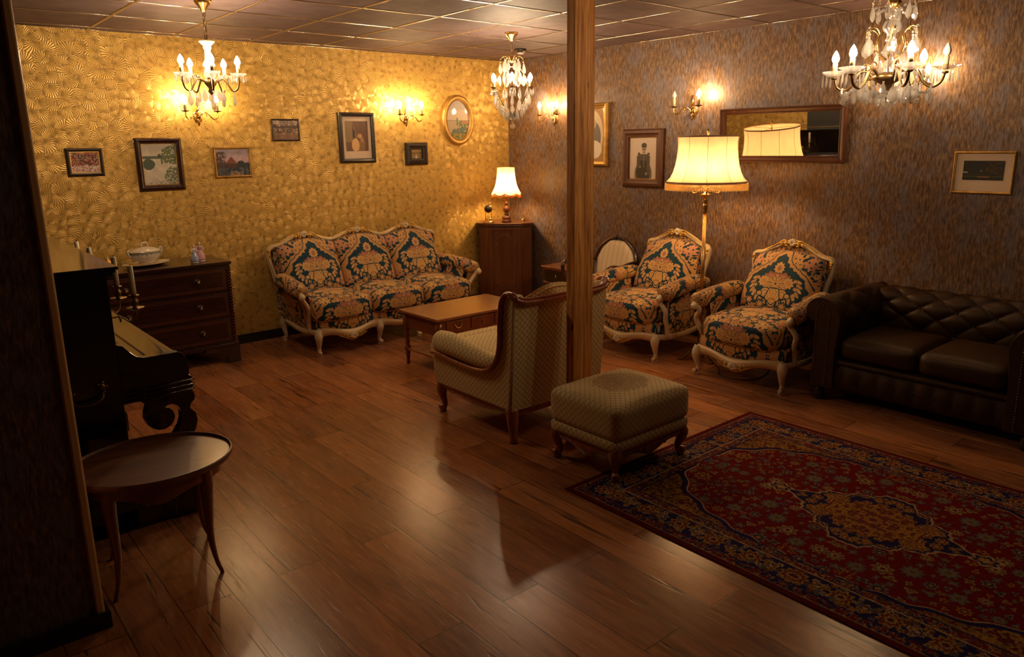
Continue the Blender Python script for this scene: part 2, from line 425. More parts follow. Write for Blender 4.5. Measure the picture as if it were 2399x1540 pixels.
    for _ in range(60):
        x_, y_ = rs.uniform(500, 826), rs.uniform(760, 1166); stamp(x_, y_, rs.uniform(12, 26), rs.randint(5, 9), [gold, (.45, .22, .15), cream], med < .96, .2)
    g2 = np.where(med < 9, (np.abs(fx)/170)**1.5+(np.abs(fy)/215)**1.5+.09*np.cos(t*12), 9)
    paintm(A, g2 < 1.05, (.40, .12, .1)); paintm(A, g2 < 1., gold); paintm(A, (g2 < .95) & (nz > .55), (.45, .25, .12)); paintm(A, (g2 < .9) & (nz2 > .6), (.40, .15, .20))
    stamp(820, 1160, 60, 8, [(.45, .2, .2), gold, (.4, .15, .25)], None, .15)
    stamp(820, 700, 44, 6, [cream, navy, gold, cream], None, .2, 1.3)
    A *= (.82+.36*vnoise(hh, hw, 2)[..., None])
    A *= .93
    full = np.zeros((hh*2, hw*2, 3)); full[:hh, :hw] = A; full[:hh, hw:] = A[:, ::-1]; full[hh:] = full[:hh][::-1]
    return full
def pic(kind, h=150, w_=200):
    Y, X = np.mgrid[0:h, 0:w_]; X = X/w_; Y = 1-Y/h; Y = 1-Y; n1 = fbm(h, w_, 22, 4); n2 = fbm(h, w_, 9, 3); n3 = fbm(h, w_, 5, 2)
    A = np.ones((h, w_, 3))
    P = lambda m, c: paintm(A, m, c)
    if kind == 'party':   # generic lively banquet of loose brush strokes
        A[:] = (.45, .22, .16); P(Y > .78+.1*n1, (.72, .32, .16)); P((n1 > .55) & (Y > .6), (.30, .42, .30)); P((n2 > .56), (.85, .70, .50)); P((n3 > .62) & (Y > .3), (.12, .08, .16))
        P((Y < .26+.16*n2), (.92, .88, .84)); P((n3 > .6) & (Y < .35), (.55, .25, .2)); P((n3 < .33), (.70, .22, .18))
    elif kind == 'lake':
        A[:] = (.78, .74, .68); A += (n1[..., None]-.5)*.18; P((Y < .70) & (Y > .62+.02*n1) , (.32, .38, .32)); P((Y < .76) & (Y > .66) & (X > .45) & (X < .62) & (n2 > .4), (.2, .27, .22))
        P((np.hypot((X-.95)/.45, (Y-.72)/.28) < .9+.4*(n2-.5)) & (n3 > .36), (.38, .42, .28)); P((np.hypot((X-.18)/.17, (Y-.5)/.13) < 1+.3*(n2-.5)), (.30, .35, .30))
        P((np.hypot((X-.88)/.32, (Y-.2)/.25) < .9+.5*(n2-.5)) & (n3 > .42), (.42, .47, .36)); P((Y < .1) & (n2 > .5), (.6, .6, .52)); P((np.abs(X-.55) < .02) & (Y > .5) & (Y < .72), (.3, .36, .3))
    elif kind == 'cottage':
        A[:] = (.66, .62, .66); A[..., 0] += (1-Y)*.2; A += (n1[..., None]-.5)*.15
        P(Y < .42+.2*n1*(np.abs(X-.5)+.4), (.18, .22, .27)); P((X < .22+.1*n2) & (Y < .9) & (n3 > .38), (.36, .28, .26)); P((Y > .42) & (Y < .72-np.abs(X-.45)*1.5), (.50, .30, .24)); P((Y > .3) & (Y < .45) & (np.abs(X-.45) < .15), (.32, .22, .2))
        P((Y < .3) & (n2 > .56), (.35, .38, .42)); P((Y < .16) & (np.abs(X-.6) < .2) & (n3 > .5), (.7, .55, .42)); P((np.hypot(X-.74, Y-.45) < .11) & (n3 > .35), (.16, .2, .24))
    elif kind == 'riders':
        A[:] = (.80, .70, .62); P((Y < .62+.25*n2) , (.35, .25, .19)); P((np.hypot((X-.55)/.3, (Y-.85)/.2) < 1) & (n3 > .45), (.45, .36, .28)); P(Y < .28, (.52, .38, .28)); P((Y < .6) & (Y > .25) & (n3 > .55), (.72, .58, .46))
        P((Y < .6) & (Y > .2) & (np.hypot(X-.55, Y-.5) < .16) & (n3 < .5), (.14, .09, .07)); A *= (.75+.4*n1[..., None])
    elif kind == 'engraving':
        A[:] = (.38, .24, .14); A += (n1[..., None]-.5)*.1; P((X < .3) & (Y > .3), (.52, .42, .24)); P((np.abs(X-.33-.25*(1-Y)) < .03*(1.2-Y)) , (.6, .45, .3)); P((np.hypot((X-.42)/.17, (Y-.2)/.22) < 1), (.82, .64, .42)); P(np.hypot((X-.62)/.1, (Y-.5)/.08) < 1, (.72, .54, .36))
        P((np.hypot((X-.72)/.13, (Y-.22)/.26) < 1), (.50, .36, .22)); P((np.abs((X-.7)+(Y-.4)*.5) < .02) & (Y < .5) & (Y > .3), (.8, .6, .4)); P((X > .3) & (X < .42) & (Y > .45) & (Y < .75-.6*(X-.3)), (.16, .1, .07))
    elif kind == 'tiny':
        A[:] = (.62, .50, .30); P(Y < .6+.1*n1, (.42, .32, .18)); P((n3 > .55) & (Y < .5), (.68, .56, .36)); P(np.hypot((X-.5)/.1, (Y-.15)/.2) < 1, (.8, .7, .5))
    elif kind == 'oval':
        A[:] = (.82, .74, .66); P(Y > .75, (.74, .70, .68)); P((Y < .5) & (Y > .46), (.5, .52, .42)); P((Y < .48), (.70, .62, .50)); P((np.hypot((X-.72)/.24, (Y-.38)/.1) < 1) & (n3 > .4), (.30, .40, .22)); P((np.abs(X-.78) < .1) & (Y < .48) & (Y > .4), (.72, .40, .26)); P((X > .45) & (X < .5) & (Y > .36) & (Y < .56), (.25, .33, .2))
        P((Y < .3) & (Y < .1+.45*X*n2*1.6), (.34, .40, .36)); P((Y < .16), (.62, .52, .22)); P((n3 > .6) & (Y < .2), (.3, .4, .2))
    elif kind == 'officer':
        A[:] = (.86, .78, .70); A -= (1-Y)[..., None]*.06; gy = (.30, .27, .23); dk = (.16, .145, .13)
        P((np.hypot((X-.5)/.31, (Y-.12)/.32) < 1), (.42, .38, .33)); P((Y < .56) & (np.abs(X-.50) < .20+.05*np.sin(Y*9)) & (Y > .02), dk); P((np.hypot((X-.5)/.24, (Y-.52)/.08) < 1), gy); P(np.hypot((X-.34)/.05, (Y-.60)/.035) < 1, gy); P(np.hypot((X-.68)/.05, (Y-.60)/.03) < 1, gy)
        P(np.hypot((X-.52)/.085, (Y-.74)/.085) < 1, (.66, .58, .50)); P((np.hypot((X-.52)/.095, (Y-.80)/.06) < 1), (.24, .2, .17)); P((np.abs(X-.52) < .05) & (np.abs(Y-.705) < .009), (.25, .2, .17)); P((np.abs(X-.52) < .05) & (Y < .66) & (Y > .61), (.60, .52, .45))
        for k in range(7): P(np.hypot((X-.515)*1.0, (Y-.56+.045*k)*1.3) < .013, (.75, .66, .52))
        P(np.hypot((X-.36)/.05, (Y-.30)/.035) < 1, (.62, .55, .47)); P(np.hypot((X-.62)/.05, (Y-.13)/.035) < 1, (.62, .55, .47)); P((np.abs(X-.32) < .055) & (Y < .5) & (Y > .26), gy); P((np.abs(X-.68) < .055) & (Y < .5) & (Y > .1), gy)
    elif kind == 'portrait':
        A[:] = (.62, .47, .28); P(np.hypot((X-.5)/.4, (Y-.5)/.46) < 1, (.80, .72, .62)); P(np.hypot((X-.6)/.22, (Y-.45)/.28) < 1, (.40, .38, .36)); P(np.hypot((X-.6)/.25, (Y-.22)/.17) < 1, (.85, .80, .72)); P(np.hypot((X-.55)/.1, (Y-.7)/.09) < 1, (.7, .6, .5))
    elif kind == 'trees':
        A[:] = (.10, .085, .04); A += (n2[..., None]-.5)*.12; P((n1 > .5) & (X > .55) & (Y > .3), (.24, .17, .05)); P((Y < .35) & (n2 > .4) & (Y > .2), (.16, .13, .06)); P((Y < .22) & (Y > .14), (.22, .24, .05)); P((np.abs(Y-.16) < .04) & (np.abs(X-.5) < .16) & (n3 > .4), (.50, .35, .22)); P((X < .12) & (np.abs(Y-.4) < .04), (.6, .56, .5)); P((np.abs(X-.45) < .012) & (np.abs(Y-.47) < .035), (.8, .78, .72))
    return A
# ---------------------------------------------------------------- materials
def mat_shell():
    g = G('gold_shell_wallpaper'); x, y, z = g.sep(g.co); P = g.comb(g.m('ADD', x, y), z)
    def fans(sc_, off, ribs):
        P1 = g.map(P, (1, 1, 1), off)
        v = g.n('ShaderNodeTexVoronoi', {'voronoi_dimensions': '2D', 'feature': 'F1'}, Vector=P1, Scale=sc_, Randomness=.8)
        d = g.n('ShaderNodeVectorMath', {'operation': 'SUBTRACT'}, i0=P1, i1=v.outputs['Position']).outputs[0]
        rc = g.sep(v.outputs['Color']); a = g.m('MULTIPLY', rc[0], 2*PI); dx, dy, _ = g.sep(d)
        dx = g.m('SUBTRACT', dx, g.m('MULTIPLY', g.m('COSINE', a), .034)); dy = g.m('SUBTRACT', dy, g.m('MULTIPLY', g.m('SINE', a), .034))
        rad = g.m('SQRT', g.m('ADD', g.m('MULTIPLY', dx, dx), g.m('MULTIPLY', dy, dy)))
        # angle measured from the fan's own axis, curled a little with radius
        ang = g.m('ADD', g.m('ARCTAN2', dy, dx), g.m('MULTIPLY', rad, g.m('MULTIPLY', g.m('SUBTRACT', rc[1], .5), 26.)))
        rib = g.m('ABSOLUTE', g.m('SINE', g.m('MULTIPLY', ang, ribs)))
        e = g.n('ShaderNodeTexVoronoi', {'voronoi_dimensions': '2D', 'feature': 'DISTANCE_TO_EDGE'}, Vector=P1, Scale=sc_, Randomness=.8).outputs['Distance']
        return rib, rad, e, rc[2]
    rib, rad, e, rnd = fans(13.0, (0, 0, 0), 13.)
    edge = g.ramp(e, [(.0, 0.), (.055, 1.)]); core = g.ramp(rad, [(.004, 0.), (.026, 1.)])
    dome = g.ramp(e, [(.0, 0.), (.30, 1.)])
    hh = g.m('ADD', g.m('MULTIPLY', rib, g.m('MULTIPLY', core, .75)), g.m('ADD', g.m('MULTIPLY', dome, .30), g.m('MULTIPLY', rad, 12.)))
    f = g.m('MULTIPLY', g.m('ADD', g.m('MULTIPLY', rib, .62), .38), g.m('MULTIPLY', g.m('ADD', g.m('MULTIPLY', edge, .45), .55), g.m('ADD', g.m('MULTIPLY', core, .55), .45)))  # rib valleys, cell edges and fan cores darkened in colour as crease shade
    f = g.m('ADD', f, g.m('MULTIPLY', g.m('SUBTRACT', rnd, .5), .08))
    col = g.mix(f, (.20, .105, .018), (.78, .49, .12))
    return g.out(Base_Color=col, Roughness=.40, Metallic=.35, Specular_IOR_Level=.6, Normal=g.bump(hh, .45, .0045))
def mat_streak():
    g = G('brown_streaked_wallpaper'); x, y, z = g.sep(g.co); H = g.m('ADD', x, y)
    P = g.comb(H, z)
    fine = g.noise(g.map(P, (210, 24, 1)), 1., 4, .65); med = g.noise(g.map(P, (70, 15, 1)), 1., 4, .6, .3); big = g.noise(g.map(P, (7, 4, 1), (3, 1, 0)), 1., 5, .68)
    f = g.m('ADD', g.m('MULTIPLY', fine, .5), g.m('MULTIPLY', med, .5))
    c = g.ramp(f, [(.38, (.052, .028, .020)), (.50, (.165, .092, .052)), (.62, (.36, .215, .095))])
    slate = g.ramp(f, [(.36, (.070, .052, .062)), (.62, (.25, .190, .185))])
    col = g.mix(g.ramp(g.m('ADD', g.m('MULTIPLY', big, .8), g.m('MULTIPLY', med, .22)), [(.49, 0.), (.58, 1.)]), c, slate)
    return g.out(Base_Color=col, Roughness=g.ramp(fine, [(.3, .5), (.7, .36)]), Metallic=.15, Normal=g.bump(f, .35, .004), Specular_IOR_Level=.5)
def mat_floor():
    g = G('oak_laminate_planks'); x, y, z = g.sep(g.co)
    u = g.m('DIVIDE', g.m('SUBTRACT', x, 1.010-.188*40), .188); k = g.m('FLOOR', u); fu = g.m('FRACT', u)
    par = g.m('MODULO', k, 2.)
    v = g.m('DIVIDE', g.m('ADD', g.m('SUBTRACT', y, 2.70-1.272*10), g.m('MULTIPLY', par, -.537)), 1.272)
    kv = g.m('FLOOR', v); fv = g.m('FRACT', v)
    wn = g.n('ShaderNodeTexWhiteNoise', {'noise_dimensions': '2D'}, Vector=g.comb(k, kv)); r = wn.outputs[0]
    off = g.comb(g.m('MULTIPLY', r, 31.), g.m('MULTIPLY', r, 17.))
    Q = g.n('ShaderNodeVectorMath', {'operation': 'ADD'}, i0=g.comb(x, y), i1=off).outputs[0]
    gr = g.noise(g.map(Q, (95, 5, 1)), 1., 5, .65, .5); wv = g.noise(g.map(Q, (13, 1.7, 1)), 1., 4, .6, 1.8); bl = g.noise(g.map(Q, (4, 2.2, 1)), 1., 3, .5)
    f = g.m('ADD', g.m('MULTIPLY', gr, .24), g.m('ADD', g.m('MULTIPLY', wv, .5), g.m('MULTIPLY', r, .24)))
    col = g.ramp(f, [(.30, (.14, .042, .012)), (.50, (.40, .145, .045)), (.70, (.60, .240, .082))])
    crack = g.ramp(g.noise(g.map(Q, (30, 1.5, 1), (5, 2, 0)), 1., 3, .5, 1.1), [(.30, 0.), (.36, 1.)])
    col = g.mix(crack, (.040, .026, .018), col)
    col = g.mix(g.ramp(bl, [(.35, .0), (.65, .35)]), col, (.36, .185, .115))
    eu = g.m('MULTIPLY', g.m('MINIMUM', fu, g.m('SUBTRACT', 1., fu)), .188); ev = g.m('MULTIPLY', g.m('MINIMUM', fv, g.m('SUBTRACT', 1., fv)), 1.272)
    seam = g.ramp(g.m('MINIMUM', eu, ev), [(.0012, 0.), (.0032, 1.)])
    col = g.mix(seam, (.028, .014, .008), col)
    h = g.m('ADD', g.m('MULTIPLY', gr, .25), g.m('ADD', g.m('MULTIPLY', seam, .35), g.m('MULTIPLY', crack, .5)))
    rough = g.m('ADD', g.m('MULTIPLY', gr, .18), .165)
    return g.out(Base_Color=col, Roughness=rough, Specular_IOR_Level=.36, Normal=g.bump(h, .38, .0012))
def mat_ceiling():
    g = G('dark_mineral_tile'); n_ = g.noise(g.co, 420, 2, .5); b = g.noise(g.co, 7, 3, .5)
    col = g.mix(g.ramp(g.m('ADD', g.m('MULTIPLY', n_, .6), g.m('MULTIPLY', b, .4)), [(.38, 0.), (.62, 1.)]), (.072, .045, .047), (.150, .100, .102))
    return g.out(Base_Color=col, Roughness=.66, Specular_IOR_Level=.35, Normal=g.bump(n_, .25, .002))
def mat_crystal(nm, fr, see=.4):
    g = G(nm)
    gl = g.n('ShaderNodeBsdfGlass', None, Color=(1, 1, 1, 1), Roughness=.0, IOR=1.55)
    gs = g.n('ShaderNodeBsdfGlossy', None, Color=(1, .97, .92, 1), Roughness=.12)
    tr = g.n('ShaderNodeBsdfTranslucent', None, Color=(1, .97, .93, 1))
    m1 = g.n('ShaderNodeMixShader', None, i0=.22, i1=gl.outputs[0], i2=gs.outputs[0]); m2 = g.n('ShaderNodeMixShader', None, i0=fr, i1=m1.outputs[0], i2=tr.outputs[0])
    tp = g.n('ShaderNodeBsdfTransparent', None, Color=(.97, .96, .95, 1)); m3 = g.n('ShaderNodeMixShader', None, i0=see, i1=m2.outputs[0], i2=tp.outputs[0])
    g.t.links.new(m3.outputs[0], g.o.inputs[0]); return g.mat
def mat_shade(name, col, tfac=.6, tcol=None):
    g = G(name); nz = g.noise(g.map(g.co, (60, 60, 12)), 1., 3, .5); c = g.mix(g.ramp(nz, [(.3, 0.), (.7, 1.)]), tuple(q*.9 for q in col), col)
    d = g.n('ShaderNodeBsdfDiffuse', None, Color=c); t_ = g.n('ShaderNodeBsdfTranslucent', None, Color=tcol and (*tcol, 1) or c)
    m1 = g.n('ShaderNodeMixShader', None, i0=tfac, i1=d.outputs[0], i2=t_.outputs[0]); g.t.links.new(m1.outputs[0], g.o.inputs[0]); return g.mat
M_shell, M_streak, M_floor, M_ceil = mat_shell(), mat_streak(), mat_floor(), mat_ceiling()
M_gridbar = simple('satin_metal_ceiling_rail', (.42, .36, .33), .20, .9, spec=.9, var=.05)
M_blackpaint = simple('black_painted_skirting', (.012, .010, .010), .45)
M_charcoal = simple('charcoal_painted_wall', (.045, .040, .042), .5, bumps=(90, .2))
def mat_post():
    g = G('rough_pine_post'); a = g.noise(g.map(g.co, (70, 70, 3.2)), 1., 5, .68, .6); b = g.noise(g.map(g.co, (16, 16, 1.1), (1, 2, 3)), 1., 4, .6, 1.6); c = g.noise(g.co, 240, 2, .5)
    f = g.m('ADD', g.m('MULTIPLY', a, .5), g.m('MULTIPLY', b, .5))
    col = g.ramp(f, [(.36, (.20, .062, .012)), (.50, (.58, .24, .055)), (.64, (.92, .46, .13))])
    kn = g.n('ShaderNodeTexVoronoi', {'feature': 'F1'}, Vector=g.map(g.co, (7, 7, 3.4), (.3, .1, .37)), Scale=1., Randomness=1.).outputs['Distance']
    col = g.mix(g.ramp(kn, [(.045, 0.), (.10, 1.)]), (.07, .020, .006), col)
    return g.out(Base_Color=col, Roughness=.62, Specular_IOR_Level=.3, Normal=g.bump(g.m('ADD', a, g.m('MULTIPLY', c, .4)), .35, .003))
M_post = mat_post()
M_trim = wood('pine_corner_moulding', (.60, .32, .11), (.92, .58, .25), .45, coat=.1, axis=2)
M_damask = imat('blue_and_gold_damask', img('damask_weave', damask()), .78, .25, .25)
M_green = imat('sage_lattice_velvet', img('lattice_weave', diamond()), .8, .2, .35)
M_ivory = None
def mat_ivory():
    g = G('ivory_paint_with_worn_gilding'); n_ = g.noise(g.co, 38, 4, .65); w_ = g.noise(g.co, 160, 2, .6)
    ge = g.n('ShaderNodeNewGeometry'); pt = g.ramp(ge.outputs['Pointiness'], [(.42, .8), (.462, 0.)])
    f = g.m('MAXIMUM', g.ramp(n_, [(.63, 0.), (.72, .6)]), pt)
    col = g.mix(f, g.mix(w_, (.60, .47, .29), (.74, .62, .43)), (.50, .27, .05))
    return g.out(Base_Color=col, Roughness=.42, Metallic=g.m('MULTIPLY', f, .5), Normal=g.bump(w_, .15, .002), Coat_Weight=.2)
M_ivory = mat_ivory()
M_gilt = simple('gilded_carving', (.78, .47, .11), .32, .8, bumps=(220, .3))
M_brass = simple('polished_brass', (.72, .46, .16), .25, 1., var=.15)
M_olbrass = simple('dark_patinated_brass', (.22, .13, .05), .38, .9, var=.35)
M_mahog = wood('dark_mahogany', (.011, .0015, .001), (.040, .0075, .004), .28, coat=.4)
M_mahogx = wood('dark_mahogany_boards', (.011, .0015, .001), (.040, .0065, .0035), .28, coat=.4, axis=0)
M_inlay = simple('pale_string_inlay', (.20, .07, .025), .4)
M_cherryx = wood('polished_cherry', (.20, .062, .018), (.42, .17, .055), .22, coat=.6, axis=0)
M_cherry = wood('polished_cherry_leg', (.11, .024, .008), (.25, .07, .022), .25, coat=.5)
M_walnut = wood('reddish_walnut', (.10, .025, .008), (.32, .095, .032), .27, coat=.5)
M_oakcab = wood('brown_oak', (.040, .011, .004), (.16, .055, .020), .35, coat=.3)
M_chair = wood('warm_red_chair_wood', (.17, .042, .013), (.44, .135, .045), .28, coat=.45)
M_frame = wood('dull_brown_frame_wood', (.055, .018, .008), (.135, .048, .022), .42, coat=.08)
M_oval = wood('worn_walnut_top', (.065, .021, .008), (.24, .090, .034), .38, coat=.25, axis=0)
M_ebony = simple('black_piano_lacquer', (.0035, .003, .003), .10, 0., spec=.6, coat=.5)
M_leather = simple('dark_brown_leather', (.036, .0145, .0026), .50, 0., bumps=(140, .18), spec=.28, var=.25)
M_porc = simple('cream_porcelain', (.72, .64, .52), .15, 0., coat=.6, var=.04)
M_candle = simple('ivory_wax', (.92, .82, .58), .5, var=.05)
M_sleeve = simple('cream_candle_sleeve', (.70, .52, .30), .5, var=.05)
M_alab = simple('veined_alabaster', (.50, .44, .30), .3, coat=.3, var=.12)
M_crystal = mat_crystal('cut_crystal', .38, .38)
M_clear = mat_crystal('clear_pressed_glass', .12, .6)
M_crystalBright = mat_crystal('brightened_crystal', .55, .2)  # copy of the cut crystal, more translucent so its drops look brightly lit
M_bulb = emis('lit_flame_bulb', (1, .71, .42), BULB)
M_bulbS = emis('lit_amber_flame_bulb', (1, .63, .29), BULB*1.05)
M_bulbB = emis('lit_small_flame_bulb', (1, .71, .42), BULB*.85)
M_bulboff = simple('unlit_frosted_bulb', (.85, .80, .72), .25, coat=.5, var=.02)
M_bulbs = emis('lit_bulb_under_shade', (1, .58, .25), SHADE_BULB)
M_shade = mat_shade('cream_parchment_shade', (.86, .69, .44), .36)
M_shade2 = mat_shade('cream_silk_shade', (.90, .78, .54), .32)
M_fringe = mat_shade('cream_cord_fringe', (.85, .66, .34), .5)
M_fringe2 = mat_shade('amber_bead_fringe', (.85, .42, .10), .55)
M_braid = simple('brown_braid', (.30, .16, .09), .7)
M_cream = simple('cream_mount', (.66, .50, .36), .8, var=.03)
M_dark = simple('near_black_wood', (.020, .011, .008), .4, coat=.2)
M_giltframe = simple('antique_gilt_frame', (.50, .28, .07), .38, .6, bumps=(160, .4), var=.3)
M_stripe = None
def mat_stripe():
    g = G('cream_striped_silk'); x, y, z = g.sep(g.co); f = g.m('FRACT', g.m('MULTIPLY', x, 17.))
    a = g.ramp(f, [(.0, (.62, .50, .34)), (.52, (.62, .50, .34)), (.55, (.42, .25, .10)), (.64, (.66, .54, .36)), (.78, (.45, .28, .12)), (.84, (.62, .5, .34))])
    return g.out(Base_Color=a, Roughness=.55, Sheen_Weight=.3)
M_stripe = mat_stripe()

# ---------------------------------------------------------------- the room
X0, Y0 = -2.6, -2.6
struct('floor', MB().box(X0-.1, XB+.1, Y0-.1, YA+.1, -.1, 0), M_floor, smooth=False)
struct('ceiling', MB().box(X0-.1, XB+.1, Y0-.1, YA+.1, ZC, ZC+.1), M_ceil, smooth=False)
struct('wall_back', MB().box(XC-.1, XB+.1, YA, YA+.1, 0, ZC), M_shell, smooth=False)
struct('wall_right', MB().box(XB, XB+.1, Y0-.1, YA, 0, ZC), M_streak, smooth=False)
struct('wall_left', MB().box(XC-.1, XC, YP+.12, 4.85, 0, ZC, 0).box(XC-.1, XC, 4.85, YA, 0, ZC, 1), [M_charcoal, M_shell], smooth=False)
struct('wall_front', MB().box(X0-.1, XB, Y0-.1, Y0, 0, ZC), M_charcoal, smooth=False)
struct('wall_side', MB().box(X0-.1, X0, Y0, YP, 0, ZC), M_streak, smooth=False)
struct('wall_partition', MB().box(X0, .372, YP, YP+.12, 0, ZC), M_streak, smooth=False)
struct('trim_1', MB().box(.372, .402, YP-.010, YP+.022, .0, ZC).box(.372, .402, YP+.022, YP+.13, 0, ZC), M_trim, smooth=False, bev=.007)
struct('baseboard_partition', MB().box(X0, .418, YP-.026, YP-.011, 0, .064).box(.403, .418, YP-.011, YP+.13, 0, .064), M_blackpaint, smooth=False, bev=.002)
struct('baseboard_back', MB().box(XC, XB-.012, YA-.014, YA, 0, .082), M_blackpaint, smooth=False, bev=.003)
struct('baseboard_right', MB().box(XB-.014, XB, Y0, YA-.014, 0, .082), M_blackpaint, smooth=False, bev=.003)
gb = MB()
def bar(pts):
    gb.tube(pts, .0125, 10, flat=(.35, 1))
for i in range(-8, 7):
    x_ = 1.973+.6*i
    if X0 < x_ < XB-.02: gb.tube([(x_, Y0, ZC-.001), (x_, YA, ZC-.001)], .0125, 12, flat=(.32, 1))
for j in range(-13, 3):
    y_ = 5.129+.6*j
    if Y0 < y_ < YA: gb.tube([(X0, y_, ZC-.001), (XB, y_, ZC-.001)], .0125, 12, flat=(.32, 1))
gb.box(X0, XB, YA-.022, YA, ZC-.004, ZC).box(XB-.022, XB, Y0, YA, ZC-.004, ZC)
struct('ceiling_grid', gb, M_gridbar)
# wooden post
pb = MB().box(2.845, 2.995, 2.868, 2.928, 0, ZC)
tag(obj('support_post', pb, M_post, smooth=False, bev=.004), 'tall rough pine support post standing between the green armchair and the footstool', 'post')
# ---------------------------------------------------------------- ivory and gilt suite (faces -y in its own frame)
def cab_leg(mb, x, y, h, fx, fy, r0=.034, m=0, scroll=True, k=1.):
    # cabriole leg from knee to scroll toe; fx, fy: outward direction
    p = [(x, y, h+.01), (x+fx*.018, y+fy*.018, h*.80), (x+fx*.012, y+fy*.012, h*.55), (x-fx*.004, y-fy*.004, h*.30), (x+fx*.006, y+fy*.006, h*.12), (x+fx*.012, y+fy*.012, .0)]
    P = spl(p, 4); mb.tube(P, itp([r0*.95, r0*1.05, r0*.72, r0*.48, r0*.46, r0*.62], len(P)), 8, m)
    if scroll: mb.lathe([(0.0, -.017), (.015, -.017), (.019, -.008), (.019, .008), (.015, .017), (0.0, .017)], (x+fx*.024, y+fy*.024, .026*k), 12, m, 'x' if abs(fx) < .1 else 'y')
    mb.lathe([(.0, 0), (.022, 0), (.022, .010), (.016, .014)], (x+fx*.014, y+fy*.014, 0), 10, m)
def shell(mb, c, r, m=0, n=7, depth=.02, up_=True):
    # carved scallop: fan of little ribs
    for i in range(n):
        a = PI*(i+.5)/n; e = (math.cos(a)*r, 0, (math.sin(a) if up_ else -math.sin(a))*r)
        mb.tube([(c[0], c[1], c[2]), (c[0]+e[0]*.6, c[1]-depth*.7, c[2]+e[2]*.6), (c[0]+e[0], c[1]-depth*.2, c[2]+e[2])], [r*.10, r*.19, r*.13], 6, m)
def scrollw(mb, c, r, sx=1, m=0, t=.007, turns=1.3, plane='xz', sz=1):
    pts = []
    for i in range(17):
        a = i/16*turns*2*PI; q = r*(1-.75*i/16); dx, dz = sx*math.cos(a)*q, sz*math.sin(a)*q
        pts.append((c[0]+dx, c[1]-.004, c[2]+dz) if plane == 'xz' else (c[0], c[1]+dx, c[2]+dz))
    mb.tube(pts, itp([t*.6, t, t*1.3], 17), 6, m)
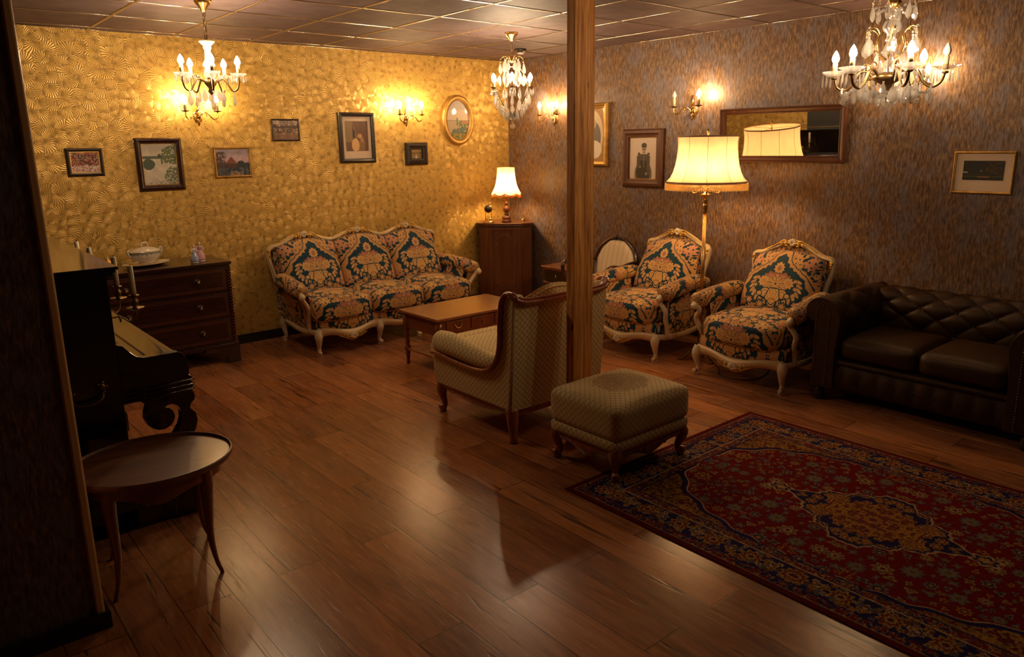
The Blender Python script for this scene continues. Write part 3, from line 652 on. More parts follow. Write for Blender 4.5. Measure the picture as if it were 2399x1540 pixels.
def rococo(name, label, cat, n, loc, rz, group=None):
    root = thing(name, label, cat, loc, rz, group)
    S = 3 if n == 3 else 1
    if n == 3: LX = [-.77, -.20, .20, .77]; BX = .83; AX = .84; cw = .535; cr = [-.53, 0, .53]; AXT = .895
    else: LX = [-.335, .335]; BX = .275; AX = .345; cw = .56; cr = [0]; AXT = .375
    fy, by, hl = -.325, .335, .205
    # legs
    for i, x in enumerate(LX):
        mb = MB(); cab_leg(mb, x, fy, hl, .35*(1 if x > 0 else -1) if i in (0, len(LX)-1) else 0, -1)
        obj('leg', mb, M_ivory, root)
    for x in (LX[0], LX[-1]):
        mb = MB(); cab_leg(mb, x*1.0, by, hl, .35*(1 if x > 0 else -1), .8); obj('leg', mb, M_ivory, root)
    # serpentine front apron, one carved rail per bay
    for a, b in zip(LX[:-1], LX[1:]):
        mb = MB(); L = b-a; NN = 26; wide = L > .5
        def ap(u, v, a=a, L=L, wide=wide):
            x = a+L*u; bow = math.sin(PI*u)*(.06 if wide else .03); c = .5-.5*math.cos(2*PI*u)
            top = .232-.036*(math.exp(-((u-.5)/.26)**2)) ; bot = .172-.012*(1-abs(2*u-1))-(.062*math.exp(-((u-.5)/.17)**2) if wide else .02*math.exp(-((u-.5)/.3)**2))-.03*(abs(2*u-1)**6)
            t = [(-.0, top), (-.016, top-.004), (-.020, (top+bot)/2), (-.010, bot+.006), (.004, bot), (.02, (top+bot)/2), (.01, top)][min(6, int(round(v*6)))]
            return (x, fy-bow+t[0], t[1])
        mb.grid(ap, NN, 6); ar_ = obj('apron_rail', mb, M_ivory, root)
        mb = MB(); mb.tube([(lambda p: (p[0], p[1]-.004, p[2]+.002))(ap(k/NN, .5 if False else .62)) for k in range(NN+1)], .0028, 5); obj('gilt_edge', mb, M_gilt, ar_)
        if wide:
            cx = (a+b)/2; g_ = MB(); shell(g_, (cx, fy-.078, .128), .042, depth=.012); shell(g_, (cx, fy-.078, .142), .030, depth=.012, up_=False); obj('shell_carving', g_, M_ivory, root)
            for s_ in (-1, 1):
                g_ = MB(); scrollw(g_, (cx+s_*.060, fy-.080, .146), .018, s_, t=.004); scrollw(g_, (cx+s_*.090, fy-.076, .160), .011, -s_, t=.0032)
                g_.tube(spl([(cx+s_*.05, fy-.078, .118), (cx+s_*.09, fy-.076, .138), (cx+s_*.13, fy-.070, .156)], 4), .0026, 6)
                obj('gilt_scroll', g_, M_gilt, root)
    # side rails
    for s_ in (-1, 1):
        mb = MB(); x = LX[-1]*s_
        P = spl([(x, fy, .195), (x+s_*.012, fy+.14, .178), (x+s_*.016, 0, .172), (x+s_*.012, by-.16, .19), (x, by, .205)], 5)
        mb.tube(P, .020, 8, flat=(1.25, .8)); obj('side_rail', mb, M_ivory, root)
    # seat base in fabric
    mb = MB(); D = LX[-1]-.012
    def sb(u, v):
        x = -D+2*D*u; bow = 0
        for a, b in zip(LX[:-1], LX[1:]):
            if a <= x <= b: bow = math.sin(PI*(x-a)/(b-a))*(.06 if b-a > .5 else .03)
        z = .20+.10*v
        return (x, fy+.006-bow-.016*math.sin(PI*v), z)
    mb.grid(sb, 12*S, 5, uvf=lambda u, v: (u*2*D/.56, v*.10/.6+.2))
    mb.box(-D, D, fy+.01, by, .20, .29)
    obj('seat_base', mb, M_damask, root)
    # seat cushions
    for i, c in enumerate(cr):
        mb = MB(); sw = .545 if n == 3 else .60
        def df(q, i=i, sw=sw):
            x, y, z = q
            fr = max(0, -y/.30)
            y2 = y - .075*fr*(1-(x/(sw/2))**2) ; return [x, y2, z+.012*math.cos(x/sw*PI)*(1 if z > 0 else 0)-.012*max(0, fr-.6)]
        mb.pillow((0, 0, 0), (sw, .60, .175), .062, 14, (.0, .0, .022), uvs=.58, uvc=(.5, .5), deform=df)
        obj('seat_cushion', mb, M_damask, root, (c*(1.0 if n == 3 else 1), -.065, .372))
    # back frame: moulded crest rail and stiles
    yB = .355
    crest = []
    if n == 3:
        ctrl = [(-BX+.02, .42, .30), (-BX-.002, .60, .33), (-BX-.035, .78, yB), (-BX-.01, .845, yB), (-.75, .862, yB), (-.66, .905, yB+.005), (-.53, .935, yB+.01), (-.41, .905, yB+.01), (-.27, .868, yB+.005),
                (-.13, .905, yB+.01), (0, .935, yB+.012), (.13, .905, yB+.01), (.27, .868, yB+.005), (.41, .905, yB+.01), (.53, .935, yB+.01), (.66, .905, yB+.005), (.75, .862, yB), (BX+.01, .845, yB), (BX+.035, .78, yB), (BX+.002, .60, .33), (BX-.02, .42, .30)]
    else:
        ctrl = [(-BX+.01, .42, .30), (-BX+.005, .58, .33), (-BX-.035, .76, yB), (-BX-.028, .838, yB), (-.235, .855, yB), (-.13, .905, yB+.01), (0, .945, yB+.012), (.13, .905, yB+.01), (.235, .855, yB), (BX+.028, .838, yB), (BX+.035, .76, yB), (BX-.005, .58, .33), (BX-.01, .42, .30)]
    P = spl([(a, c, b) for a, b, c in ctrl], 5)
    mb = MB(); mb.tube(P, .026, 10, flat=(1, .75)); obj('back_frame', mb, M_ivory, root)
    mb = MB(); Q = [(p.x*(1.012), p.y-.016, p.z+.013) for p in P]
    mb.tube(Q, .0055, 6); mb.tube([(p.x*.985, p.y-.020, p.z-.006) for p in P], .004, 6); obj('gilt_bead', mb, M_gilt, root)
    # lower back panel between stiles
    xs = [p.x for p in P]; zs = [p.z for p in P]; half = len(P)//2
    def topz(x):
        best = .85; 
        for k in range(len(P)-1):
            a, b = P[k], P[k+1]
            if a.z > .80 and b.z > .80 and min(a.x, b.x) <= x <= max(a.x, b.x) and abs(b.x-a.x) > 1e-6: best = a.z+(b.z-a.z)*(x-a.x)/(b.x-a.x)
        return best
    mb = MB()
    def bp(u, v, s_=1):
        x = (-BX+.005+2*(BX-.005)*u); t = topz(x)-.012; z = .26+(t-.26)*v
        return (x, .30+.06*((z-.3)/.6) - s_*(.025+.03*math.sin(PI*min(1, max(0, v)))), z)
    uvb = lambda u, v: ((u-.5)*2*BX/.56+.5+(.0 if n == 3 else 0), v*.68/.6)
    mb.grid(lambda u, v: bp(u, v, .4), 10*S, 12, uvf=uvb)
    mb.grid(lambda u, v: bp(1-u, v, -1), 10*S, 12, uvf=uvb)
    obj('back_panel', mb, M_damask, root)
    # carved crests
    for c in cr:
        mb = MB(); z0 = .925 if n == 3 else .935
        shell(mb, (c, yB-.012, z0), .040, depth=.016, n=7); shell(mb, (c, yB-.016, z0+.004), .026, depth=.012, up_=False)
        obj('crest_shell', mb, M_ivory, root)
        for s_ in (-1, 1):
            mb = MB()
            scrollw(mb, (c+s_*.048, yB-.026, z0-.004), .020, s_, t=.006); scrollw(mb, (c+s_*.082, yB-.024, z0-.006), .014, -s_, t=.005)
            mb.tube(spl([(c+s_*.04, yB-.018, z0+.018), (c+s_*.075, yB-.016, z0+.022), (c+s_*.12, yB-.014, z0-.008), (c+s_*.20, yB-.018, z0-.055)], 4), [.005]*12+[.003], 6)
            obj('gilt_scroll', mb, M_gilt, root)
    for s_ in (-1, 1):
        mb = MB(); x = (BX+.03)*s_; scrollw(mb, (x-.0*s_, yB-.020, .815), .017, s_, t=.006); mb.tube(spl([(x, yB-.022, .80), (x-.004*s_, yB-.024, .74), (x-.016*s_, yB-.020, .69)], 4), [.008, .009, .008, .007, .006, .005, .005, .003, .002], 6)
        obj('gilt_corner', mb, M_gilt, root)
    # loose back cushions
    for c in cr:
        W2 = cw
        def bc(u, v, sgn):
            a = 2*u-1; z0, z1 = .43, (.90 if n == 3 else .885)
            topc = z1-.055*abs(a)**2.2 ; z = z0+(topc-z0)*v
            wf = (1.0+.07*math.sin(PI*min(1, v*1.25))-.05*v) if n == 1 else 1.0
            x = a*W2/2*wf
            e = max(0, (1-abs(a)**4))*max(0, 1-abs(2*v-1)**4); th = .085*(e**.42)
            yb = .12+.19*v
            return (x, yb-sgn*th*(1.15 if sgn > 0 else .5), z)
        mb = MB(); uvf = lambda u, v: (u*(W2/.56)+.5-W2/.56/2, .02+v*.86)
        mb.grid(lambda u, v: bc(u, v, 1), 20, 20, uvf=uvf); mb.grid(lambda u, v: bc(1-u, v, -1), 20, 20, uvf=uvf)
        o = obj('back_cushion', mb, M_damask, root, (c, 0, 0), fix=False)
        # piping round the cushion
        ring = [bc(k/12, 0, 0) for k in range(13)]+[bc(1, k/12, 0) for k in range(1, 13)]+[bc(1-k/12, 1, 0) for k in range(1, 13)]+[bc(0, 1-k/12, 0) for k in range(1, 12)]
        mb = MB(); mb.tube(ring, .005, 6, closed=True); obj('piping', mb, M_braid, o)
    # arms
    for s_ in (-1, 1):
        mb = MB(); xa = AX*s_
        P = spl([(xa*.97, .30, .56), (xa, .16, .585), (xa+s_*.012, 0, .575), (xa+s_*.025, -.16, .560), (xa+s_*.036, -.305, .548)], 5)
        rr = itp([.040, .058, .064, .066, .058], len(P)); P2 = P+[P[-1]+Vector((0, -.020, -.004)), P[-1]+Vector((0, -.030, -.008))]; rr = rr+[.044, .02]
        o0 = len(mb.v); mb.tube(P2, rr, 14)
        nseg = 14; uvt = [(k % nseg/nseg*.75, k//nseg/len(P2)*1.1) for k in range(len(mb.v))]
        mb.uv = [[uvt[k] for k in f] for f in mb.f]
        ao = obj('arm_pad', mb, M_damask, root)
        mb = MB()
        def sd(u, v, sg):   # side panel from arm down to rail, outer and inner skins
            y = -.235+.555*u; z = .20+.33*v
            xo = (LX[-1]+.006)+(AX-LX[-1]-.0)*v**1.5
            return ((xo+sg*(.010 if sg > 0 else .035)+(.012*math.sin(PI*v)*sg))*s_, y, z)
        mb.grid(lambda u, v: sd(u if s_ > 0 else 1-u, v, 1), 10, 8, uvf=lambda u, v: (u*.9+.1, v*.6+.1)); mb.grid(lambda u, v: sd(1-u if s_ > 0 else u, v, -1), 10, 8, uvf=lambda u, v: (u*.9, v*.6+.1))
        obj('side_panel', mb, M_damask, root)
        mb = MB(); x1 = LX[-1]*s_; xt = AXT*s_
        P = spl([(x1+.022*s_, -.215, .18), (x1+.026*s_, -.225, .26), (x1+.036*s_, -.258, .33), (x1+.058*s_, -.290, .41), (xt-.022*s_, -.312, .48), (xt, -.338, .528), (xt+.002*s_, -.352, .512)], 5)
        mb.tube(P, itp([.021, .019, .021, .020, .019, .022, .016], len(P)), 10, flat=(1, .85))
        mb.lathe([(0, -.021), (.018, -.021), (.025, -.012), (.025, .012), (.018, .021), (0, .021)], (xt, -.345, .512), 14, axis='x')
        ao2 = obj('arm_post', mb, M_ivory, root)
        mb = MB(); scrollw(mb, (x1+.012*s_, -.285, .30), .014, 1, t=.005, plane='yz'); scrollw(mb, (xt+.022*s_, -.345, .512), .016, -1, t=.003, plane='yz')
        obj('gilt_scroll', mb, M_gilt, ao2)
    return root
rococo('rococo_sofa', 'three-seat ivory and gilt sofa in blue and gold damask against the yellow wall', 'sofa', 3, (3.385, 5.945, 0), 0)
rococo('rococo_armchair', 'ivory and gilt damask armchair between the striped chair and the floor lamp', 'armchair', 1, (4.83, 3.965, 0), R(-90), 'damask armchairs by the brown wall')
rococo('rococo_armchair', 'ivory and gilt damask armchair beside the dark leather sofa', 'armchair', 1, (4.83, 2.893, 0), R(-88), 'damask armchairs by the brown wall')

# ---------------------------------------------------------------- green armchair seen from behind
def green_chair():
    t = thing('wing_armchair', 'sage green lattice-patterned armchair with carved wood trim, its back to the camera', 'armchair', (2.955, 3.48, 0), PI)
    prof = [(.36, .195), (-.385, .195), (-.405, .30), (-.395, .40), (-.33, .415), (-.17, .400), (0, .392), (.14, .402), (.22, .44), (.275, .52), (.295, .62), (.30, .74), (.315, .83), (.345, .868), (.385, .875), (.415, .845), (.405, .70), (.385, .45)]
    for s_ in (-1, 1):
        mb = MB(); xo, xi = .375*s_, .285*s_
        mb.prism(prof, 'x', min(xo, xi), max(xo, xi)); obj('side_panel', mb, M_green, t, uvscale=.036, bev=.012, smooth=False)
        mb = MB(); P = spl([(xo-.035*s_, -.355, .472), (xo-.030*s_, -.24, .475), (xo-.03*s_, -.08, .462), (xo-.03*s_, .08, .448), (xo-.035*s_, .20, .450), (xo-.045*s_, .27, .50)], 5)
        rr = itp([.070, .074, .066, .058, .052, .040], len(P)); P = [P[0]+Vector((0, -.022, 0)), P[0]+Vector((0, -.012, 0))]+P; rr = [.035, .058]+rr
        mb.tube(P, rr, 16); obj('arm_roll', mb, M_green, t, uvscale=.036)
        mb = MB(); P = spl([(xo+.010*s_, -.398, .40), (xo+.012*s_, -.33, .408), (xo+.012*s_, -.17, .394), (xo+.012*s_, 0, .386), (xo+.012*s_, .14, .396), (xo+.012*s_, .225, .435), (xo+.012*s_, .282, .52), (xo+.012*s_, .300, .62), (xo+.012*s_, .306, .74), (xo+.010*s_, .320, .835), (xo+.004*s_, .350, .880), (xo-.0*s_, .392, .884), (xo-.02*s_, .425, .862)], 5)
        mb.tube(P, .014, 8, flat=(1.0, 1.3)); mb.tube([p+Vector((.008*s_, 0, .008)) for p in P], .006, 6); obj('arm_trim', mb, M_chair, t)
        mb = MB(); cab_leg(mb, .335*s_, -.345, .19, .3*s_, -1, .036); obj('leg', mb, M_chair, t)
        mb = MB(); P = spl([(.335*s_, .335, .20), (.338*s_, .345, .12), (.340*s_, .350, .05), (.345*s_, .362, 0)], 4); mb.tube(P, itp([.040, .034, .024, .027], len(P)), 10); obj('leg', mb, M_chair, t)
        mb = MB()
        mb.grid(lambda u, v: ((.345+.012*math.sin(PI*v))*s_, -.34+.68*u, .20-(.035+.030*math.sin(PI*u)**2+.012*math.exp(-((u-.12)/.05)**2))*v), 24, 4)
        mb.grid(lambda u, v: (.325*s_, -.34+.68*u, .20-(.035+.030*math.sin(PI*u)**2)*v), 24, 2); obj('side_apron', mb, M_chair, t)
    for q in (.325, -.372): mb = MB(); mb.box(-.33, .33, q, q+.032, .150, .198); obj('rail', mb, M_chair, t, bev=.005, smooth=False)
    mb = MB()
    def bk(u, v): 
        a = 2*u-1; z = .195+.625*v; y = .368+.045*v+.014*math.sin(PI*v)*0-.012*a*a+.012
        return (-.365*a, y, z)
    mb.grid(bk, 16, 12, uvf=lambda u, v: (u*.73/.036, v*.625/.036)); mb.box(-.36, .36, .26, .365, .20, .80); obj('back_panel', mb, M_green, t)
    mb = MB()
    P = spl([(-.375, .395, .880), (-.33, .418, .848), (-.24, .424, .838), (0, .430, .838), (.24, .424, .838), (.33, .418, .848), (.375, .395, .880)], 6)
    mb.tube(P, itp([.018, .020, .019, .019, .019, .020, .018], len(P)), 10, flat=(.75, 1.55)); mb.tube([p+Vector((0, .010, .015)) for p in P], .007, 6); obj('top_rail', mb, M_chair, t)
    mb = MB()
    def ib(u, v, s_):
        a = 2*u-1; top = .90-.10*a*a; z = .40+(top-.40)*v; return (.29*a, .27+.07*v-s_*(.075*(max(0, 1-a**4)*max(0, 1-(2*v-1)**6))**.5), z)
    mb.grid(lambda u, v: ib(u, v, 1), 16, 12, uvf=lambda u, v: (u*18, v*16)); mb.grid(lambda u, v: ib(1-u, v, -.75), 16, 12, uvf=lambda u, v: (u*18, v*16)); o = obj('back_cushion', mb, M_green, t)
    mb = MB(); mb.tube([ib(k/20, .97, -.85) for k in range(21)], .004, 6); obj('piping', mb, M_green, o)
    mb = MB(); mb.pillow((0, -.075, .385), (.56, .66, .15), .05, 12, (0, .02, .02), uvs=.036); mb.pillow((0, -.425, .385), (.70, .15, .15), .055, 10, (0, .015, .01), uvs=.036); o = obj('seat_cushion', mb, M_green, t)
    mb = MB(); mb.box(-.285, .285, -.405, .30, .20, .305); obj('seat_base', mb, M_green, t, uvscale=.036, bev=.01, smooth=False)
    return t
green_chair()

def footstool():
    t = thing('footstool', 'square sage green velvet footstool on carved legs at the corner of the rug', 'footstool', (2.925, 2.592, .0068), R(0))
    g = G('sage_velvet_with_floral_medallion')
    x, y, z = g.sep(g.co); r_ = g.m('SQRT', g.m('ADD', g.m('POWER', g.m('ABSOLUTE', g.m('MULTIPLY', x, 4.4)), 2.), g.m('POWER', g.m('ABSOLUTE', g.m('MULTIPLY', y, 5.2)), 2.)))
    nz = g.noise(g.co, 22, 4, .6, 1.5); n2 = g.noise(g.co, 30, 3, .6, 2.5)
    ti = g.n('ShaderNodeTexImage', {'image': bpy.data.images['lattice_weave']}, Vector=g.uv).outputs[0]
    fl = g.ramp(n2, [(.42, (.16, .07, .018)), (.465, (.90, .68, .33)), (.51, (.20, .12, .035)), (.60, (.13, .055, .014)), (.645, (.80, .56, .26))])
    mask = g.m('MULTIPLY', g.ramp(g.m('ADD', r_, g.m('MULTIPLY', nz, .5)), [(.98, 1.), (1.06, 0.)]), g.ramp(z, [(.35/1, 0.), (.355, 1.)]))
    # local z of the cushion runs around zero: top lies above +.05
    mask = g.m('MULTIPLY', g.ramp(g.m('ADD', r_, g.m('MULTIPLY', nz, .5)), [(.98, 1.), (1.06, 0.)]), g.m('GREATER_THAN', z, .05))
    col = g.mix(mask, ti, fl); col = g.mix(g.ramp(g.noise(g.co, 5, 2, .5), [(.35, .40), (.65, 0.)]), col, (.46, .34, .13))
    mt = g.out(Base_Color=col, Roughness=.8, Sheen_Weight=.4, Sheen_Roughness=.35, Normal=g.bump(n2, .12, .003))
    mb = MB(); mb.pillow((0, 0, 0), (.602, .502, .185), .042, 16, (.0, .0, .040), uvs=.036); obj('cushion', mb, mt, t, (0, 0, .303))
    mb = MB(); mb.pillow((0, 0, 0), (.598, .498, .078), .034, 10, (0, .0, .0), uvs=.036); obj('seat_band', mb, M_green, t, (0, 0, .187))
    for sx in (-1, 1):
        for sy in (-1, 1):
            mb = MB(); cab_leg(mb, .255*sx, .205*sy, .16, .7*sx, .7*sy, .036)
            obj('leg', mb, M_chair, t)
    for ax in (0, 1):
        for s_ in (-1, 1):
            L, D = ((.25, .225), (.20, .275))[ax]; mb = MB()
            def fn(u, v, L=L, D=D, s_=s_, ax=ax, o=0.):
                q = -L+2*L*u; dep = .042+.034*math.sin(PI*u)**2+.008*math.cos(u*4*PI); p = (D+.010*math.sin(PI*v)-o)*s_
                return (q, p, .165-dep*v) if ax == 0 else (p, q, .165-dep*v)
            mb.grid(fn, 24, 4); mb.grid(lambda u, v: fn(u, v, o=.022), 24, 4); obj('apron', mb, M_chair, t)
            if ax == 0:
                mb = MB(); 
                for k in range(5): scrollw(mb, (-.10+.05*k, (D+.006)*s_, .125), .014, (-1)**k, t=.005)
                obj('carving', mb, M_chair, t)
footstool()

# ---------------------------------------------------------------- rug
rm = imat('red_persian_rug_pile', img('rug_weave', rugimg()), .95, .2, .0, spec=.1)
mb = MB(); RX0, RX1, RY0, RY1 = 2.41, 4.05, .17, 2.49
mb.add([(RX0, RY0, .005), (RX1, RY0, .005), (RX1, RY1, .005), (RX0, RY1, .005)], [(0, 1, 2, 3)], 0, [(0, 0), (1, 0), (1, 1), (0, 1)])
for a, b in (((RX0, RY0), (RX1, RY0)), ((RX1, RY0), (RX1, RY1)), ((RX1, RY1), (RX0, RY1)), ((RX0, RY1), (RX0, RY0))):
    mb.add([(*a, 0.0), (*b, 0.0), (*b, .005), (*a, .005)], [(0, 1, 2, 3)], 0, [(.005, .005)]*4)
tag(obj('persian_rug', mb, rm, smooth=False), 'large red and navy patterned rug with a central medallion lying on the plank floor', 'rug')

# ---------------------------------------------------------------- coffee table
def coffee_table():
    t = thing('coffee_table', 'low cherry-wood coffee table with three drawers standing before the damask sofa', 'coffee table', (3.44, 4.71, 0), R(1))
    hx, hy, H = .445, .262, .442
    mb = MB(); mb.box(-hx, hx, -hy, hy, H-.018, H).box(-hx+.012, hx-.012, -hy+.012, hy-.012, H-.026, H-.018); obj('tabletop', mb, M_cherryx, t, bev=.006, smooth=False)
    mb = MB(); mb.box(-hx+.035, hx-.035, -hy+.035, hy-.035, .30, H-.026); obj('frieze', mb, M_cherry, t, smooth=False)
    for k in range(3):
        mb = MB(); cx = -.235+.235*k; mb.box(cx-.105, cx+.105, -hy+.028, -hy+.040, .318, .400); d = obj('drawer', mb, M_cherry, t, bev=.003, smooth=False)
        mb = MB()
        if k != 1:
            mb.tube(spl([(cx-.030, -hy+.022, .368), (cx-.018, -hy+.014, .350), (cx, -hy+.012, .346), (cx+.018, -hy+.014, .350), (cx+.030, -hy+.022, .368)], 3), .0028, 6)
            for s_ in (-1, 1): mb.ball((cx+.030*s_, -hy+.024, .370), .006, 8)
            obj('drawer_pull', mb, M_brass, d)
        else:
            mb.prism([(cx-.006, .372), (cx+.006, .372), (cx+.005, .352), (cx, .346), (cx-.005, .352)], 'y', -hy+.024, -hy+.028); obj('keyhole_plate', mb, M_olbrass, d)
    for sx in (-1, 1):
        for sy in (-1, 1):
            mb = MB(); c = ((hx-.045)*sx, (hy-.045)*sy, 0); mb.box(c[0]-.022, c[0]+.022, c[1]-.022, c[1]+.022, .28, H-.026); mb.box(c[0]-.018, c[0]+.018, c[1]-.018, c[1]+.018, .105, .15)
            mb.lathe([(.013, 0), (.016, .012), (.011, .025), (.016, .06), (.019, .09), (.017, .105)], c, 12)
            mb.lathe([(.017, .15), (.013, .16), (.020, .175), (.016, .20), (.019, .245), (.013, .262), (.021, .275), (.019, .285)], c, 12); obj('leg', mb, M_cherry, t)
    mb = MB(); mb.box(-hx+.03, hx-.03, -hy+.03, hy-.03, .118, .134); obj('shelf', mb, M_cherryx, t, bev=.003, smooth=False)
coffee_table()

# ---------------------------------------------------------------- leather chesterfield (faces -y locally)
def chesterfield():
    t = thing('chesterfield_sofa', 'dark brown buttoned leather two-seat sofa with rolled arms beside the rug', 'sofa', (4.965, 1.738, 0), R(-90))
    def tuft(a, b, k=.028): s_ = abs(math.sin(PI*(a+b)))*abs(math.sin(PI*(a-b))); return k*(s_**.36)
    path = [(.215, .36), (.200, .44), (.185, .52), (.185, .58), (.205, .64), (.255, .680), (.315, .682), (.365, .655), (.385, .60), (.380, .50), (.380, .10)]
    PP = spl([(0, a, b) for a, b in path], 4); nP = len(PP)-1
    mb = MB()
    def bk(u, v):
        i = v*nP; k = min(nP-1, int(i)); p = PP[k].lerp(PP[k+1], i-k); d = (PP[k+1]-PP[k]).normalized(); nn = Vector((0, -d.z, d.y)); vv = v*nP/nP
        fade = 1 if v < .62 else max(0, 1-(v-.62)/.05)
        w_ = .535+.035*min(1, v*2); q = p+nn*(tuft(u*5, v*4.6)*fade)
        return ((2*u-1)*w_, q.y, q.z)
    mb.grid(bk, 150, 90); obj('backrest', mb, M_leather, t)
    for j in range(0, 6):
        for i in range(0, 11):
            u, v = i/10., j/9.2
            if (i+j) % 2 == 0 and 0 < u < 1 and .05 < v < .6:
                p = bk(u, v); obj('button', MB().ball((p[0], p[1]-.003, p[2]), .0085, 8), M_leather, t)
    for s_ in (-1, 1):
        mb = MB()
        ap = [(.490, .36), (.480, .46), (.470, .54), (.480, .61), (.525, .672), (.590, .695), (.655, .682), (.700, .630), (.700, .575), (.665, .530), (.640, .50), (.640, .10)]
        AP = spl([(a, 0, b) for a, b in ap], 4); nA = len(AP)-1
        def am(u, v, s_=s_):
            i = v*nA; k = min(nA-1, int(i)); p = AP[k].lerp(AP[k+1], i-k); d = (AP[k+1]-AP[k]).normalized(); nn = Vector((-d.z, 0, d.x))
            y = -.385+.765*u; fade = (1 if v < .42 else max(0, 1-(v-.42)/.05))*min(1, u*6); q = p+nn*(tuft(u*2.5, v*4.6, .022)*fade)
            return (q.x*s_, y, q.z)
        mb.grid(am, 60, 70); obj('arm', mb, M_leather, t)
        # front of the arm: keyhole panel edged with nails
        mb = MB(); outl = [(p.x*s_, p.z) for p in AP]; mb.prism([(outl[0][0], .10)]+outl, 'y', -.392, -.36); po = obj('arm_front', mb, M_leather, t, smooth=False, bev=.006)
        mb = MB(); cx, cz, r_ = .585*s_, .615, .052
        nl = [(cx-.042, z_) for z_ in np.arange(.115, .60, .0165)]+[(cx+.042, z_) for z_ in np.arange(.115, .60, .0165)]+[(cx+.042*math.cos(a), .600+.045*math.sin(a)) for a in np.linspace(.35, PI-.35, 7)]
        for x_, z_ in nl: mb.ball((x_, -.395, z_), .0046, 6)
        nt = obj('nail_trim', mb, M_olbrass, po); nt['kind'] = 'stuff'
        mb = MB(); mb.lathe([(.018, 0), (.030, .006), (.036, .035), (.032, .07), (.028, .10)], (.60*s_, -.335, 0), 16); mb2 = MB(); mb2.lathe([(.018, 0), (.030, .006), (.036, .035), (.032, .07), (.028, .10)], (.60*s_, .32, 0), 16)
        obj('foot', mb, M_dark, t); obj('foot', mb2, M_dark, t)
        mb = MB(); mb.pillow((0, 0, 0), (.485, .56, .145), .05, 14, (.004, .012, .022)); obj('seat_cushion', mb, M_leather, t, (.2425*s_, -.085, .372))
    mb = MB(); mb.box(-.53, .53, -.33, .30, .10, .30); obj('seat_base', mb, M_leather, t, smooth=False)
    mb = MB(); mb.grid(lambda u, v: (-.545+1.09*u, -.345-.022*math.sin(PI*v)**.5-.010*abs(math.sin(PI*10*u))*math.sin(PI*v), .095+.175*v), 80, 14); mb.pillow((0, -.345, .280), (1.07, .06, .035), .017, 6); obj('front_rail', mb, M_leather, t)
    for k in range(9): obj('rail_button', MB().ball((-.48+.12*k, -.369, .185), .0085, 8), M_leather, t)
chesterfield()
# ---------------------------------------------------------------- chest of drawers with its ornaments
def chest():
    x0, x1, y0, y1 = 1.015, 2.055, 5.935, 6.42
    cx = (x0+x1)/2; t = thing('chest_of_drawers', 'dark red mahogany three-drawer chest against the yellow wall behind the piano', 'chest', (cx, y0, 0)); hw = (x1-x0)/2
    mb = MB(); mb.box(-hw-.012, hw+.012, -.018, .485, .800, .822).box(-hw, hw, -.008, .485, .788, .800); obj('worktop', mb, M_mahogx, t, bev=.004, smooth=False)
    mb = MB(); mb.box(-hw, hw, .0, .48, .155, .788); obj('carcass', mb, M_mahog, t, smooth=False)
    mb = MB(); mb.box(-hw-.015, hw+.015, -.015, .485, .135, .165); obj('plinth_moulding', mb, M_mahogx, t, bev=.005, smooth=False)
    for s_ in (-1, 1):
        mb = MB(); q = hw+.015; mb.prism([(q*s_, 0), (q*s_, .135), ((q-.20)*s_, .135), ((q-.15)*s_, .10), ((q-.11)*s_, .055), ((q-.10)*s_, 0)], 'y', -.015, .01); obj('bracket_foot', mb, M_mahog, t, smooth=False)
        mb = MB(); q = hw+.012; mb.prism([(-.012, 0), (-.012, .135), (.16, .135), (.11, .06), (.09, 0)], 'x', min(q*s_, (q-.025)*s_), max(q*s_, (q-.025)*s_)); obj('bracket_foot', mb, M_mahog, t, smooth=False)
        mb = MB(); mb.box((hw-.12)*s_-.01, (hw-.12)*s_+.01, .44, .47, 0, .136); obj('back_foot', mb, M_mahog, t)
        mb = MB(); c = ((hw-.012)*s_, -.004)
        for k in range(26):
            z_ = .17+.61*k/26; mb.tube([(c[0]-.012, c[1]-.004, z_), (c[0]+.012, c[1]-.010, z_+.012), (c[0]+.012, c[1], z_+.024)], .006, 5)
        obj('rope_carving', mb, M_walnut, t)
    for z0, z1 in ((.180, .365), (.385, .575), (.595, .775)):
        mb = MB(); mb.box(-hw+.035, hw-.035, -.010, .002, z0, z1); d = obj('drawer', mb, M_mahogx, t, bev=.003, smooth=False)
        mb = MB()
        for a in (.012, .024):
            for q in ((-hw+.035+a, hw-.035-a, z0+a, z0+a+.0025), (-hw+.035+a, hw-.035-a, z1-a-.0025, z1-a)): mb.box(q[0], q[1], -.0108, -.0095, q[2], q[3])
            for s_ in (-1, 1):
                x_ = (hw-.035-a)*s_; mb.box(min(x_, x_-.0025*s_), max(x_, x_-.0025*s_), -.0108, -.0095, z0+a, z1-a)
        obj('inlay', mb, M_inlay, d, smooth=False)
        for s_ in (-1, 1):
            mb = MB(); zc = (z0+z1)/2; mb.lathe([(.028, -.010), (.028, -.016), (.018, -.020), (.012, -.028), (.020, -.036), (.023, -.044), (.016, -.052), (0, -.055)], (.255*s_, 0, zc), 16, axis='y'); obj('knob', mb, M_mahog, d)
            mb = MB(); mb.lathe([(.007, -.0545), (.007, -.058), (0, -.059)], (.255*s_, 0, zc), 8, axis='y'); obj('knob_boss', mb, M_brass, d)
chest()
ZT = .822
